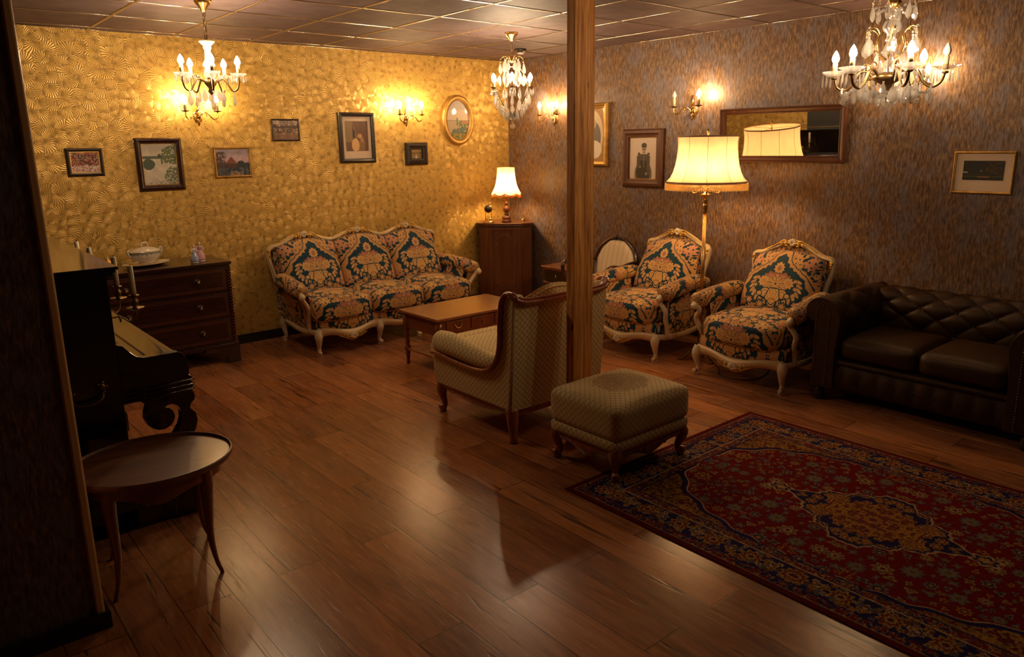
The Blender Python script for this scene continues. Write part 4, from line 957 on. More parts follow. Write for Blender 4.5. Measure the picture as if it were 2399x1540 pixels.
def tureen():
    c = (1.505, 6.155); t = thing('soup_tureen', 'cream porcelain lidded soup tureen with looped handles on the oval platter', 'tureen', (c[0], c[1], ZT+.022), R(20))
    mb = MB(); mb.lathe([(.048, 0), (.052, .006), (.045, .012), (.075, .025), (.098, .045), (.104, .066), (.098, .084), (.104, .088)], (0, 0, 0), 36, lobes=14, amp=.02, sc_=(1.15, .82)); obj('bowl', mb, M_porc, t)
    mb = MB(); mb.lathe([(.106, .086), (.103, .094), (.080, .108), (.045, .120), (.012, .124), (0, .125)], (0, 0, 0), 32, sc_=(1.15, .82)); l = obj('lid', mb, M_porc, t)
    mb = MB(); mb.tube(spl([(-.024, 0, .120), (-.027, 0, .142), (-.014, 0, .156), (0, 0, .154), (.014, 0, .156), (.027, 0, .142), (.024, 0, .120)], 5), .006, 8); obj('lid_handle', mb, M_porc, l)
    mb = MB()
    for k in range(22):
        a = 2*PI*k/22; mb.tube([(1.15*.1035*math.cos(a), .82*.1035*math.sin(a), .078), (1.15*.1035*math.cos(a+.1), .82*.1035*math.sin(a+.1), .070-.006*(k % 2)), (1.15*.1035*math.cos(a+.2), .82*.1035*math.sin(a+.2), .080)], .0022, 5)
    obj('painted_garland', mb, simple('green_grey_enamel', (.16, .20, .16), .4), t)
    for s_ in (-1, 1):
        mb = MB(); mb.tube(spl([(.105*s_, 0, .05), (.132*s_, 0, .068), (.142*s_, 0, .098), (.130*s_, 0, .110), (.118*s_, 0, .088)], 4), itp([.006, .007, .008, .006, .005], 17), 8); obj('handle', mb, M_porc, t)
    mb = MB(); mb.lathe([(.07, .004), (.085, .0), (.12, .006), (.165, .020), (.170, .024), (.163, .022), (.12, .010), (0, .009)], (0, 0, 0), 48, lobes=8, amp=.02, sc_=(1.12, .68))
    o = obj('platter', mb, M_porc, None, (c[0], c[1], ZT-.000), R(20)); tag(o, 'cream porcelain oval platter with wavy rim on the mahogany chest', 'platter')
tureen()
def figurine(name, label, x, y, z, h, skirt, bodice, hair, rz=0, group=None, seat=False):
    t = thing(name, label, 'figurine', (x, y, z), rz, group); s = h/.16
    mb = MB(); mb.lathe([(.030*s, 0), (.032*s, .006*s), (.026*s, .012*s)], (0, 0, 0), 16, lobes=5, amp=.05); obj('base', mb, M_porc, t)
    mb = MB(); mb.lathe([(.030*s, .010*s), (.034*s, .022*s), (.030*s, .045*s), (.018*s, .078*s), (.011*s, .090*s)], (0, 0, 0), 18, lobes=7, amp=.06); obj('skirt', mb, simple(name+'_skirt_glaze', skirt, .2, coat=.5), t)
    mb = MB(); mb.lathe([(.011*s, .088*s), (.015*s, .104*s), (.016*s, .116*s), (.007*s, .122*s)], (0, 0, 0), 12, sc_=(1, .7)); 
    for q in (-1, 1): mb.tube(spl([(.014*s*q, 0, .114*s), (.024*s*q, -.006*s, .098*s), (.014*s*q, -.020*s, .088*s)], 3), [.005*s]*4+[.0035*s]*3, 6)
    obj('bodice', mb, simple(name+'_bodice_glaze', bodice, .2, coat=.5), t)
    mb = MB(); mb.lathe([(.0045*s, .118*s), (.004*s, .127*s)], (0, 0, 0), 8); mb.ball((0, -.001*s, .137*s), (.0095*s, .0095*s, .0115*s), 12); mb.ball((0, -.0105*s, .136*s), (.0018*s, .002*s, .0022*s), 6); obj('head', mb, simple(name+'_skin_glaze', (.80, .58, .46), .2, coat=.5), t)
    mb = MB(); mb.ball((0, .003*s, .142*s), (.0108*s, .0100*s, .0105*s), 10); mb.ball((0, .008*s, .151*s), .006*s, 8); obj('hair', mb, simple(name+'_hair_glaze', hair, .3, coat=.3), t)
figurine('porcelain_lady', 'porcelain lady figurine in a pale blue dress on the mahogany chest', 1.825, 6.03, ZT, .150, (.36, .44, .66), (.70, .62, .66), (.45, .25, .16), .3)
figurine('porcelain_lady', 'porcelain figurine in pink standing just behind the pale blue lady', 1.885, 6.075, ZT, .165, (.74, .38, .46), (.62, .42, .50), (.50, .28, .2), -.3)
figurine('porcelain_figurine', 'small blue and pink figurine half hidden behind a piano candle', 1.115, 6.17, ZT, .150, (.38, .38, .58), (.60, .36, .40), (.35, .2, .14), .2)
def trinket(name, label, cat, x, y, z, parts, mat):
    t = thing(name, label, cat, (x, y, z))
    for nm, f in parts: obj(nm, f, mat, t)
    return t
a = MB().lathe([(.026, 0), (.028, .005), (.012, .012), (.010, .026)], (0, 0, 0), 14); b = MB().lathe([(.010, .024), (.026, .040), (.030, .052), (.016, .066), (.006, .072), (.009, .080), (0, .086)], (0, 0, 0), 14, lobes=6, amp=.05)
trinket('gilt_ornament', 'small gilt ornament at the left end of the mahogany chest', 'ornament', 1.245, 6.17, ZT, [('foot', a), ('cup', b)], M_gilt)

# ---------------------------------------------------------------- upright piano (faces +x)
def piano():
    y0, y1 = 3.48, 4.93; t = thing('upright_piano', 'black lacquered upright piano with brass candle arms behind the papered partition', 'piano', (.40, (y0+y1)/2, 0))
    L = (y1-y0)/2; X = lambda v: v-.40
    mb = MB()
    for s_ in (-1, 1):
        a, b = sorted((s_*L, s_*(L-.035))); mb.prism([(X(.06), .02), (X(.69), .02), (X(.69), 1.185), (X(.06), 1.185)], 'y', a, b)
    mb.box(X(.06), X(.10), -L, L, .05, 1.185); mb.box(X(.60), X(.665), -L+.03, L-.03, .10, .66); mb.box(X(.62), X(.672), -L+.03, L-.03, .80, 1.18); mb.box(X(.06), X(.66), -L, L, .02, .08)
    obj('case', mb, M_ebony, t, smooth=False, bev=.003)
    mb = MB(); mb.box(X(.05), X(.735), -L-.022, L+.022, 1.198, 1.212).box(X(.06), X(.715), -L-.010, L+.010, 1.170, 1.186).box(X(.055), X(.725), -L-.016, L+.016, 1.186, 1.198)
    obj('top_lid', mb, M_ebony, t, smooth=False, bev=.004)
    mb = MB(); mb.tube([(X(.44), -L-.02, 1.2125), (X(.44), L+.02, 1.2125)], .0022, 6); obj('lid_hinge', mb, M_brass, t)
    ch = [(X(.69), .60), (X(.965), .60), (X(.985), .615), (X(.985), .635), (X(.975), .645), (X(.985), .655), (X(.985), .670), (X(.972), .680), (X(.978), .715), (X(.970), .760), (X(.955), .785), (X(.935), .795), (X(.80), .795), (X(.765), .805), (X(.74), .83), (X(.715), .862), (X(.69), .87)]
    for s_ in (-1, 1):
        mb = MB(); a, b = sorted((s_*L, s_*(L-.045))); mb.prism(ch, 'y', a, b); obj('cheek', mb, M_ebony, t, smooth=False, bev=.003)
    mb = MB(); mb.box(X(.66), X(.965), -L+.04, L-.04, .60, .66); mb.box(X(.95), X(.975), -L+.04, L-.04, .66, .70); obj('keybed', mb, M_ebony, t, smooth=False, bev=.003)
    mb = MB()
    for z_ in (.612, .634, .656): mb.tube([(X(.70), -L-.004, z_), (X(.985), -L-.004, z_)], .0045, 6); mb.tube([(X(.987), -L-.004, z_), (X(.987), L+.004, z_)], .0045, 6)
    obj('moulding', mb, M_ebony, t)
    fl = spl([(X(.672), .90, 0), (X(.70), .865, 0), (X(.735), .815, 0), (X(.79), .790, 0), (X(.86), .786, 0), (X(.92), .785, 0), (X(.952), .775, 0), (X(.962), .745, 0), (X(.962), .700, 0)], 4)
    mb = MB(); mb.grid(lambda u, v: (lambda i: (fl[i].x, -L+.045+2*(L-.045)*v, fl[i].y))(int(round(u*(len(fl)-1)))), len(fl)-1, 2); obj('key_lid', mb, M_ebony, t)
    mb = MB(); mb.tube([(X(.815), -L+.045, .7905), (X(.815), L-.045, .7905)], .0018, 6); obj('lid_seam', mb, M_olbrass, t)
    # scrolled front legs: flat boards with the volute cut through
    for s_ in (-1, 1):
        a, b = sorted((s_*(L-.005), s_*(L-.06)))
        outer = [(.752, .60), (.765, .575), (.782, .565)]
        P = [(.885, .415), (.905, .44), (.925, .48), (.918, .525), (.895, .555), (.862, .560), (.846, .545), (.870, .545), (.888, .525), (.893, .500), (.882, .468), (.858, .448), (.828, .446), (.795, .465), (.772, .500), (.768, .545), (.782, .578), (.772, .598), (.755, .60)]
        R_ = [(.982, .60), (.990, .575), (.985, .555), (.968, .540), (.962, .52), (.985, .49), (.990, .455), (.978, .415), (.958, .385), (.945, .34), (.938, .26), (.945, .16), (.955, .11)]
        # scroll body (disc) + outer sweep + foot, three overlapping boards of the same outline
        mb = MB(); mb.prism([(X(p[0]), p[1]) for p in [(.755, .60), (.772, .585), (.783, .565), (.772, .535), (.769, .505), (.776, .48), (.795, .460), (.820, .447), (.845, .446), (.868, .455), (.885, .472), (.893, .497), (.888, .523), (.872, .541), (.850, .546), (.868, .556), (.892, .556), (.912, .540), (.923, .510), (.922, .475), (.912, .445), (.895, .420), (.880, .400), (.872, .36), (.870, .28), (.875, .18), (.87, .11)]+R_[::-1]], 'y', a, b)
        obj('leg', mb, M_ebony, t, smooth=False)
        mb = MB(); mb.prism([(X(.60), .015), (X(.845), .015), (X(.852), .04), (X(.850), .09), (X(.83), .11), (X(.60), .11)], 'y', s_*L-(.0 if s_ < 0 else .09), s_*L+(.09 if s_ < 0 else .0)); mb.box(X(.84), X(.99), *sorted((s_*L, s_*(L-.075))), .055, .112) if False else None
        obj('toe_block', mb, M_ebony, t, smooth=False, bev=.004)
        mb = MB(); mb.lathe([(.012, 0), (.018, .006), (.018, .016), (.010, .022)], (X(.815), s_*(L-.045), 0), 12); obj('castor', mb, M_olbrass, t)
        mb = MB(); mb.box(X(.845), X(.975), *sorted((s_*(L-.005), s_*(L-.07))), .0, .112); obj('leg_foot', mb, M_ebony, t, smooth=False, bev=.004)
    mb = MB(); yh = -L-.002
    mb.tube(spl([(X(.492), yh-.012, .675), (X(.50), yh-.03, .650), (X(.535), yh-.036, .641), (X(.575), yh-.036, .645), (X(.605), yh-.03, .660), (X(.612), yh-.012, .682)], 4), .0055, 8)
    for cxx, cz in ((.487, .690), (.612, .700)):
        mb.ball((X(cxx), yh-.004, cz), (.016, .010, .022), 10)
        for k in range(5): a = k*1.26; mb.ball((X(cxx)+.018*math.cos(a), yh-.003, cz+.022*math.sin(a)), (.009, .006, .009), 8)
    obj('carrying_handle', mb, M_olbrass, t)
    for yc in (3.80, 4.635):
        yl = yc-(y0+y1)/2; mb = MB(); mb.lathe([(.030, 0), (.030, .004), (.018, .010), (0, .014)], (X(.672), yl, .965), 14, axis='x')
        for s_ in (-1, 1):
            mb.tube(spl([(X(.68), yl, .965), (X(.73), yl+.03*s_, .935), (X(.77), yl+.08*s_, .945), (X(.80), yl+.13*s_, .925), (X(.822), yl+.150*s_, .945), (X(.822), yl+.152*s_, .985)], 4), .0038, 6)
            for k in range(2):
                pts = [(X(.735+.03*k)+.0, yl+(.05+.05*k)*s_+.022*math.cos(a)*(1-a/9), .935+.022*math.sin(a)*(1-a/9)) for a in np.linspace(0, 7, 16)]; mb.tube(pts, .0028, 5)
        ca = obj('candle_bracket', mb, M_olbrass, t)
        for s_ in (-1, 1):
            c = (X(.822), yl+.152*s_, .975); m2 = MB(); m2.lathe([(.004, 0), (.020, .006), (.036, .014), (.038, .017), (.016, .014), (.010, .020), (.015, .034), (.017, .046), (.010, .056), (.009, .064), (.022, .070), (.022, .074), (.008, .075)], c, 20, lobes=8, amp=.03); obj('candle_cup', m2, M_olbrass, ca)
    return t
piano()
for nm, (yy, hh_, tilt) in zip(('near', 'next', 'far', 'last'), ((3.648, .130, .03), (3.952, .140, -.01), (4.483, .135, .0), (4.787, .140, .05))):
    lab = {'near': 'cream candle nearest the camera in the piano candle arms', 'next': 'cream candle second from the camera, just past the piano top corner', 'far': 'blackened-wick cream candle rising behind the piano lid, right of the farthest one', 'last': 'leaning cream candle farthest from the camera above the piano lid'}[nm]
    t = thing('taper_candle', lab, 'candle', (.822, yy, 1.0505), 0, 'candles in the piano candle arms')
    mb = MB(); mb.tube([(0, 0, 0), (0, tilt*.08, hh_*.5), (0, tilt*.2, hh_)], [.0125, .012, .0112], 14); obj('wax', mb, M_candle, t)
    mb = MB(); mb.tube([(0, tilt*.2, hh_-.001), (.001, tilt*.2, hh_+.006), (.002, tilt*.2+.001, hh_+.011)], .0012, 5); obj('wick', mb, M_dark, t)

# ---------------------------------------------------------------- oval tea table
def oval_table():
    t = thing('oval_tea_table', 'small oval walnut tea table with splayed legs in front of the piano', 'side table', (.685, 3.085, 0), R(-10))
    H = .475; A_, B_ = .295, .285
    A_, B_ = .305, .262
    mb = MB(); mb.lathe([(.0, H-.020), (.94, H-.020), (.985, H-.016), (1., H-.008), (1., H+.009), (.985, H+.012), (.972, H+.009), (.965, H-.001), (.955, H-.0012), (.93, H-.0012), (.6, H-.0012), (0, H-.0012)], (0, 0, 0), 56, sc_=(A_, B_)); obj('tabletop', mb, M_oval, t)
    mb = MB()
    def ap(u, v, o=0.):
        a = 2*PI*u; dep = .058+.016*math.cos(4*a)+.006*math.cos(8*a); return ((.86-o)*A_*math.cos(a), (.86-o)*B_*math.sin(a), H-.018-dep*v)
    mb.grid(ap, 64, 3); mb.grid(lambda u, v: ap(u, v, .05), 64, 3); obj('apron', mb, M_walnut, t)
    for a in (R(45), R(135), R(225), R(315)):
        cxx, cyy = math.cos(a), math.sin(a); x_, y_ = .78*A_*cxx, .80*B_*cyy; mb = MB()
        P = spl([(x_, y_, H-.02), (x_*1.03, y_*1.03, H-.09), (x_*1.01, y_*1.01, H-.20), (x_*1.0, y_*1.0, .16), (x_*1.06, y_*1.06, .06), (x_*1.16, y_*1.16, 0)], 5)
        mb.tube(P, itp([.034, .032, .024, .017, .011, .009], len(P)), 10, flat=(1, .85)); obj('leg', mb, M_walnut, t)
oval_table()

# ---------------------------------------------------------------- corner cabinet and what stands on it
def corner_cabinet():
    t = thing('corner_cabinet', 'brown oak corner cabinet with one carved arched door where the two walls meet', 'cabinet', (5.02, 6.07, 0), 0)
    W = lambda x, y: (x-5.02, y-6.07)
    fl_, fr_ = (4.850, 6.155), (5.090, 5.905)      # ends of the canted front
    body = [W(4.815, 6.27), W(*fl_), W(*fr_), W(5.205, 5.875), W(5.375, 6.10), W(5.375, 6.44), W(4.94, 6.44)]
    big = lambda k: [(p[0]*k, p[1]*k) for p in body]
    mb = MB(); mb.prism(body, 'z', .06, .860); obj('carcass', mb, M_oakcab, t, smooth=False)
    out_ = [W(4.795, 6.275), W(4.835, 6.140), W(5.082, 5.885), W(5.215, 5.855), W(5.385, 6.08), W(5.385, 6.45), W(4.93, 6.45)]
    mb = MB(); mb.prism(out_, 'z', .866, .888); mb.prism([(p[0]*.97, p[1]*.97) for p in out_], 'z', .856, .866); obj('top', mb, M_oakcab, t, bev=.005, smooth=False)
    mb = MB(); mb.prism([(p[0]*.985, p[1]*.985) for p in out_], 'z', 0, .07); obj('plinth', mb, M_oakcab, t, bev=.004, smooth=False)
    # door in the canted face (local x along the face)
    dx, dy = fr_[0]-fl_[0], fr_[1]-fl_[1]; L = math.hypot(dx, dy); ang = math.atan2(dy, dx)
    M_ = Matrix.Translation((fl_[0]-5.02+dx/2, fl_[1]-6.07+dy/2, 0)) @ Matrix.Rotation(ang, 4, 'Z')
    mb = MB(); mb.box(-.165, .165, -.012, 0, .10, .84); mb.xf(M_); d = obj('door', mb, M_oakcab, t, bev=.003, smooth=False)
    arch = lambda w_, z0, z1, k: [(-w_, z0+.06)]+[(-w_+.035, z0+.06), (-w_+.045, z0+.03), (-.06, z0), (.06, z0), (w_-.045, z0+.03), (w_-.035, z0+.06), (w_, z0+.06), (w_, z1-.09), (w_-.035, z1-.09), (w_-.04, z1-.06), (.065, z1-.03), (.03, z1), (-.03, z1), (-.065, z1-.03), (-w_+.04, z1-.06), (-w_+.035, z1-.09), (-w_, z1-.09)]
    mb = MB(); mb.prism(arch(.115, .17, .775, 0), 'y', -.022, -.010); mb.xf(M_); p_ = obj('raised_panel', mb, M_oakcab, d, bev=.005, smooth=False)
    mb = MB()
    for q in ((-.138, .13), (.138, .13)): mb.box(q[0]-.003, q[0]+.003, -.017, -.010, .13, .815)
    mb.box(-.138, .138, -.017, -.010, .812, .818).box(-.138, .138, -.017, -.010, .127, .133); mb.xf(M_); obj('bead', mb, M_oakcab, d, smooth=False)
    mb = MB(); p = Vector(W(5.17, 5.88)); mb.box(p[0]-.006, p[0]+.006, p[1]-.012, p[1], .30, .36); obj('hinge', mb, M_brass, t, smooth=False)
corner_cabinet()
ZK = .888
def table_lamp():
    t = thing('table_lamp', 'turned wooden table lamp with scalloped cream shade on the corner cabinet', 'lamp', (5.05, 6.10, ZK))
    mb = MB(); mb.lathe([(.052, 0), (.052, .022), (.046, .028), (.046, .042), (.050, .048), (.046, .060), (.024, .066), (.020, .080), (.030, .086), (.020, .094), (.020, .102), (.034, .120), (.038, .140), (.030, .160), (.016, .174), (.014, .186), (.026, .194), (.014, .204), (.011, .225), (.011, .26), (.018, .266), (.010, .275), (.010, .31)], (0, 0, 0), 24); obj('turned_base', mb, M_walnut, t)
    N = 48; prof = [(.153, .305), (.141, .325), (.124, .355), (.108, .40), (.098, .45), (.093, .505), (.090, .565)]
    mb = MB()
    def sh(u, v):
        r = np.interp(v, np.linspace(0, 1, 7), [p[0] for p in prof]); z_ = np.interp(v, np.linspace(0, 1, 7), [p[1] for p in prof]); a = 2*PI*u
        sc2 = abs(math.sin(4*a)); return (r*math.cos(a)*(1+.02*sc2*(1-v)), r*math.sin(a)*(1+.02*sc2*(1-v)), z_-(1-v)**4*.020*sc2)
    mb.grid(sh, 64, 12); s_ = obj('shade', mb, M_shade2, t)
    mb = MB(); mb.tube([sh(k/64, 0) for k in range(64)], .0035, 5, closed=True); obj('shade_braid', mb, M_braid, s_)
    mb = MB(); mb.tube([sh(k/64, 1) for k in range(64)], .0025, 5, closed=True); obj('shade_rim', mb, M_shade2, s_)
    mb = MB()
    for k in range(128):
        p = sh(k/128, 0); mb.tube([(p[0], p[1], p[2]), (p[0]*1.005, p[1]*1.005, p[2]-.020-.004*(k % 3))], [.0016, .0026], 4)
    f = obj('bead_fringe', mb, M_fringe2, s_); f['kind'] = 'stuff'
    mb = MB(); mb.lathe([(.0, .33), (.018, .34), (.030, .38), (.026, .42), (.012, .445), (0, .45)], (0, 0, 0), 12); obj('bulb', mb, emis('table_lamp_bulb', (1, .60, .25), 420), t)
table_lamp()
def clock():
    t = thing('anniversary_clock', 'small brass skeleton clock with black dial left of the table lamp', 'clock', (4.895, 6.21, ZK), R(-42))
    mb = MB(); mb.lathe([(.062, 0), (.064, .008), (.056, .016), (.052, .020), (0, .022)], (0, 0, 0), 28); obj('base', mb, M_brass, t)
    for s_ in (-1, 1):
        mb = MB(); mb.lathe([(.005, .02), (.003, .03), (.003, .10), (.005, .11)], (.032*s_, 0, 0), 8); obj('pillar', mb, M_olbrass, t)
    mb = MB(); mb.lathe([(0, -.012), (.040, -.012), (.043, -.006), (.040, .010), (0, .012)], (0, 0, .145), 28, axis='y'); obj('movement', mb, M_olbrass, t)
    mb = MB(); mb.lathe([(0, -.0135), (.036, -.0135), (.037, -.011)], (0, 0, .145), 28, axis='y'); d = obj('dial', mb, M_dark, t)
    mb = MB(); mb.box(-.001, .001, -.015, -.014, .145, .170).box(-.001, .016, -.015, -.014, .144, .146)
    for k in range(12): a = k*PI/6; mb.ball((.030*math.cos(a), -.0145, .145+.030*math.sin(a)), .0016, 5)
    obj('hands', mb, M_brass, d)
    mb = MB(); mb.ball((.018, -.01, .038), .015, 12).ball((-.018, .01, .038), .013, 12); mb.tube([(0, 0, .05), (0, 0, .10)], .0015, 5); obj('pendulum', mb, M_brass, t)
    mb = MB(); mb.ball((.014, 0, .198), .011, 10); mb.tube([(0, 0, .185), (.014, 0, .196)], .003, 6); obj('finial', mb, M_brass, t)
clock()
a = MB().lathe([(.020, 0), (.022, .005), (.014, .01)], (0, 0, 0), 12); b = MB().ball((0, 0, .022), (.020, .013, .013), 10).ball((.014, 0, .036), (.010, .009, .010), 10).ball((-.024, 0, .016), (.012, .006, .008), 8).ball((.030, 0, .018), (.008, .008, .009), 8)
trinket('gilt_figurine', 'tiny gilt animal figurine on the corner cabinet right of the lamp', 'figurine', 5.19, 5.99, ZK, [('base', a), ('body', b)], M_brass)

# ---------------------------------------------------------------- small mahogany side cabinet and the striped armchair
def side_cabinet():
    t = thing('side_table', 'small mahogany side table with a brass-pulled drawer against the brown wall', 'side table', (5.10, 5.19, 0), R(-90))
    mb = MB(); mb.box(-.20, .20, -.215, .22, .505, .525).box(-.19, .19, -.205, .22, .492, .505); obj('top', mb, M_walnut, t, bev=.005, smooth=False)
    mb = MB(); mb.box(-.17, .17, -.185, .20, .375, .492); obj('frieze', mb, M_mahog, t, smooth=False)
    mb = MB(); mb.box(-.14, .14, -.195, -.184, .388, .480); d = obj('drawer', mb, M_mahog, t, bev=.003, smooth=False)
    mb = MB(); mb.box(-.004, .004, -.200, -.195, .420, .450); mb.ball((0, -.204, .434), .005, 8); obj('drawer_pull', mb, M_brass, d)
    mb = MB(); mb.box(-.185, .185, -.200, .21, .355, .372); obj('moulding', mb, M_walnut, t, bev=.004, smooth=False)
    for sx in (-1, 1):
        for sy in (-1, 1):
            mb = MB(); cab_leg(mb, .155*sx, .165*sy, .35, .7*sx, .7*sy, .026, scroll=False); obj('leg', mb, M_mahog, t)
side_cabinet()
def striped_chair():
    t = thing('striped_armchair', 'mahogany open-arm chair upholstered in cream striped silk by the brown wall', 'armchair', (4.90, 4.685, 0), R(-90))
    ctrl = [(-.20, .24, .42), (-.235, .27, .52), (-.245, .30, .62), (-.20, .32, .725), (-.10, .335, .80), (0, .34, .822), (.10, .335, .80), (.20, .32, .725), (.245, .30, .62), (.235, .27, .52), (.20, .24, .42)]
    P = spl([(a, b, c) for a, b, c in ctrl], 5); mb = MB(); mb.tube(P+[P[0]], .024, 10, flat=(1, .8)); obj('back_frame', mb, M_mahog, t)
    mb = MB(); shell(mb, (0, .318, .828), .030, depth=.014)
    for s_ in (-1, 1): scrollw(mb, (.035*s_, .318, .820), .016, s_, t=.006)
    obj('crest_carving', mb, M_mahog, t)
    mb = MB()
    def pad(u, v, s_):
        z_ = .42+.40*v; z_ = min(z_, .81); a = 2*u-1
        w_ = np.interp(z_, [.42, .52, .62, .725, .80, .812], [.19, .225, .235, .19, .095, .02]); e = max(0, 1-a**4)*max(0, 1-(2*v-1)**6)
        return (a*w_, .24+.10*v**.9-s_*.035*e**.5, z_)
    mb.grid(lambda u, v: pad(u, v, 1), 14, 14); mb.grid(lambda u, v: pad(1-u, v, -.5), 14, 14); obj('back_pad', mb, M_stripe, t)
    mb = MB(); mb.pillow((0, 0, 0), (.52, .50, .12), .045, 10, (0, .01, .03)); obj('seat_pad', mb, M_stripe, t, (0, -.02, .37))
    mb = MB(); mb.box(-.265, .265, -.265, .24, .27, .315); obj('seat_rail', mb, M_mahog, t, bev=.008, smooth=False)
    for s_ in (-1, 1):
        mb = MB(); mb.tube(spl([(.24*s_, .29, .62), (.275*s_, .18, .625), (.29*s_, .04, .610), (.285*s_, -.07, .618), (.275*s_, -.125, .595), (.270*s_, -.125, .54), (.262*s_, -.09, .46), (.260*s_, -.10, .31)], 5), itp([.018, .018, .019, .024, .020, .017, .018, .024], 36), 10); obj('arm', mb, M_mahog, t)
        mb = MB(); cab_leg(mb, .235*s_, -.235, .29, .3*s_, -1, .030); obj('leg', mb, M_mahog, t)
        mb = MB(); mb.tube(spl([(.20*s_, .24, .30), (.205*s_, .25, .16), (.215*s_, .28, 0)], 4), itp([.022, .017, .015], 9), 8); obj('leg', mb, M_mahog, t)
striped_chair()
# ---------------------------------------------------------------- lamps
def flame(c, h=.050, r=.0165):
    return MB().lathe([(.007, 0), (.011, .004*h/.05), (r*.95, h*.24), (r, h*.40), (r*.80, h*.62), (r*.42, h*.84), (r*.12, h*.97), (0, h)], c, 10)
def drop_mesh(name, L, w_, flatk=.55):
    mb = MB(); mb.lathe([(0, 0), (.14*w_, -.04*L), (.10*w_, -.14*L), (.30*w_, -.30*L), (.5*w_, -.66*L), (.40*w_, -.85*L), (0, -L)], (0, 0, 0), 6, sc_=(1, flatk))
    me = bpy.data.meshes.new(name); me.from_pydata(mb.v, [], mb.f); me.materials.append(M_crystal); me.update(); return me
def bead_mesh(name, r):
    mb = MB().ball((0, 0, 0), r, 6); me = bpy.data.meshes.new(name); me.from_pydata(mb.v, [], mb.f); me.materials.append(M_crystal); me.update(); return me
D_small, D_pear, D_long, D_big = drop_mesh('small_drop', .045, .016), drop_mesh('pear_drop', .078, .036), drop_mesh('long_drop', .085, .016), drop_mesh('big_drop', .095, .046)
B_bead = bead_mesh('bead', .0085)
rc = random.Random(5)
def crystal(me, parent, p, name='crystal_drop', s=1., rz=None):
    o = bpy.data.objects.new(name, me); C.objects.link(o); o.parent = parent; o.location = p; o.rotation_euler = (rc.uniform(-.06, .06), rc.uniform(-.06, .06), rc.uniform(0, 6) if rz is None else rz); o.scale = (s, s, s); return o
def strand(t, pts, r=.0082):
    mb = MB(); mb.tube(pts, .0009, 4)
    for p in pts: mb.ball(p, r, 6)
    o = obj('bead_strand', mb, M_crystal, t, smooth=False); o['kind'] = 'stuff'; return o
def canopy(t, x, y, z, r=.05):
    mb = MB().lathe([(r, 0), (r, -.010), (r*.85, -.022), (r*.45, -.045), (r*.30, -.062), (r*.2, -.068), (0, -.068)], (x, y, z), 20, lobes=10, amp=.04); return obj('canopy', mb, M_brass, t)
def chain(t, z0, z1, leafy=False):
    mb = MB(); n = max(2, int((z0-z1)/.028))
    for k in range(n):
        zc = z0-(z0-z1)*(k+.5)/n; hl = (z0-z1)/n*.62; a = (k % 2)*PI/2
        mb.tube([(.008*math.cos(q)*math.cos(a), .008*math.cos(q)*math.sin(a), zc+hl*math.sin(q)) for q in np.linspace(0, 2*PI, 11)[:-1]], .0022, 5, closed=True)
    mb.tube(spl([(.004, 0, z0), (-.006, .003, (z0*2+z1)/3), (.007, -.003, (z0+2*z1)/3), (0, 0, z1)], 5), .0022, 5)
    return obj('chain', mb, M_olbrass, t)

BRIGHTENED = {}
def frosted(me):
    # same crystal on the two smaller chandeliers, translucency raised to imitate bright glare
    if me.name not in BRIGHTENED:
        m2 = me.copy(); m2.materials[0] = M_crystalBright; BRIGHTENED[me.name] = m2
    return BRIGHTENED[me.name]
DD = (D_small, D_pear, D_long, D_big)
D_small, D_pear, D_long, D_big = [frosted(q) for q in DD]
def chandelier_left():
    t = thing('chandelier', 'five-light chandelier with alabaster stem hanging before the yellow wall', 'chandelier', (1.675, 4.845, ZC)); z = lambda v: v-ZC
    canopy(t, 0, 0, 0); chain(t, z(2.495), z(2.335))
    mb = MB().lathe([(.010, z(2.335)), (.042, z(2.328)), (.047, z(2.320)), (.030, z(2.305)), (.022, z(2.298)), (.024, z(2.285)), (.017, z(2.272)), (.020, z(2.22)), (.034, z(2.192)), (.036, z(2.182)), (.024, z(2.172)), (.030, z(2.145)), (.034, z(2.120)), (.020, z(2.105))], (0, 0, 0), 20); obj('stem', mb, M_alab, t)
    mb = MB().lathe([(.020, z(2.108)), (.040, z(2.095)), (.034, z(2.075)), (.014, z(2.05)), (.020, z(2.03)), (0, z(2.01))], (0, 0, 0), 16); obj('hub', mb, M_olbrass, t)
    for i in range(5):
        a = R(8-40+72*i); c_, s_ = math.cos(a), math.sin(a); q = lambda r, zz: (r*c_, r*s_, z(zz))
        mb = MB(); mb.tube(spl([q(.03, 2.085), q(.075, 2.105), q(.10, 2.075), q(.125, 2.035), q(.155, 2.045), q(.168, 2.085), q(.168, 2.115)], 5), .0055, 7)
        mb.tube(spl([q(.075, 2.10), q(.085, 2.125), q(.105, 2.12), q(.10, 2.10)], 4), .0035, 6)
        ar = obj('arm', mb, M_olbrass, t)
        mb = MB().lathe([(.008, z(2.112)), (.026, z(2.118)), (.044, z(2.130)), (.048, z(2.137)), (.043, z(2.134)), (.024, z(2.124)), (.006, z(2.120))], (.168*c_, .168*s_, 0), 20, lobes=8, amp=.04); obj('drip_dish', mb, M_clear, ar)
        mb = MB().lathe([(.011, z(2.122)), (.011, z(2.180)), (.009, z(2.183))], (.168*c_, .168*s_, 0), 12); obj('candle_sleeve', mb, M_sleeve, ar)
        obj('bulb', flame((.168*c_, .168*s_, z(2.182)), .058, .018), M_bulb, ar)
        for k in range(6):
            b = a+k*PI/3; crystal(D_small, t, (.168*c_+.042*math.cos(b), .168*s_+.042*math.sin(b), z(2.128)))
        crystal(D_pear, t, q(.135, 2.020)); crystal(B_bead, t, q(.135, 2.027), 'crystal_bead')
        crystal(D_pear, t, (.07*math.cos(a+.6), .07*math.sin(a+.6), z(2.045)))
    crystal(D_big, t, (0, 0, z(2.01)))
chandelier_left()

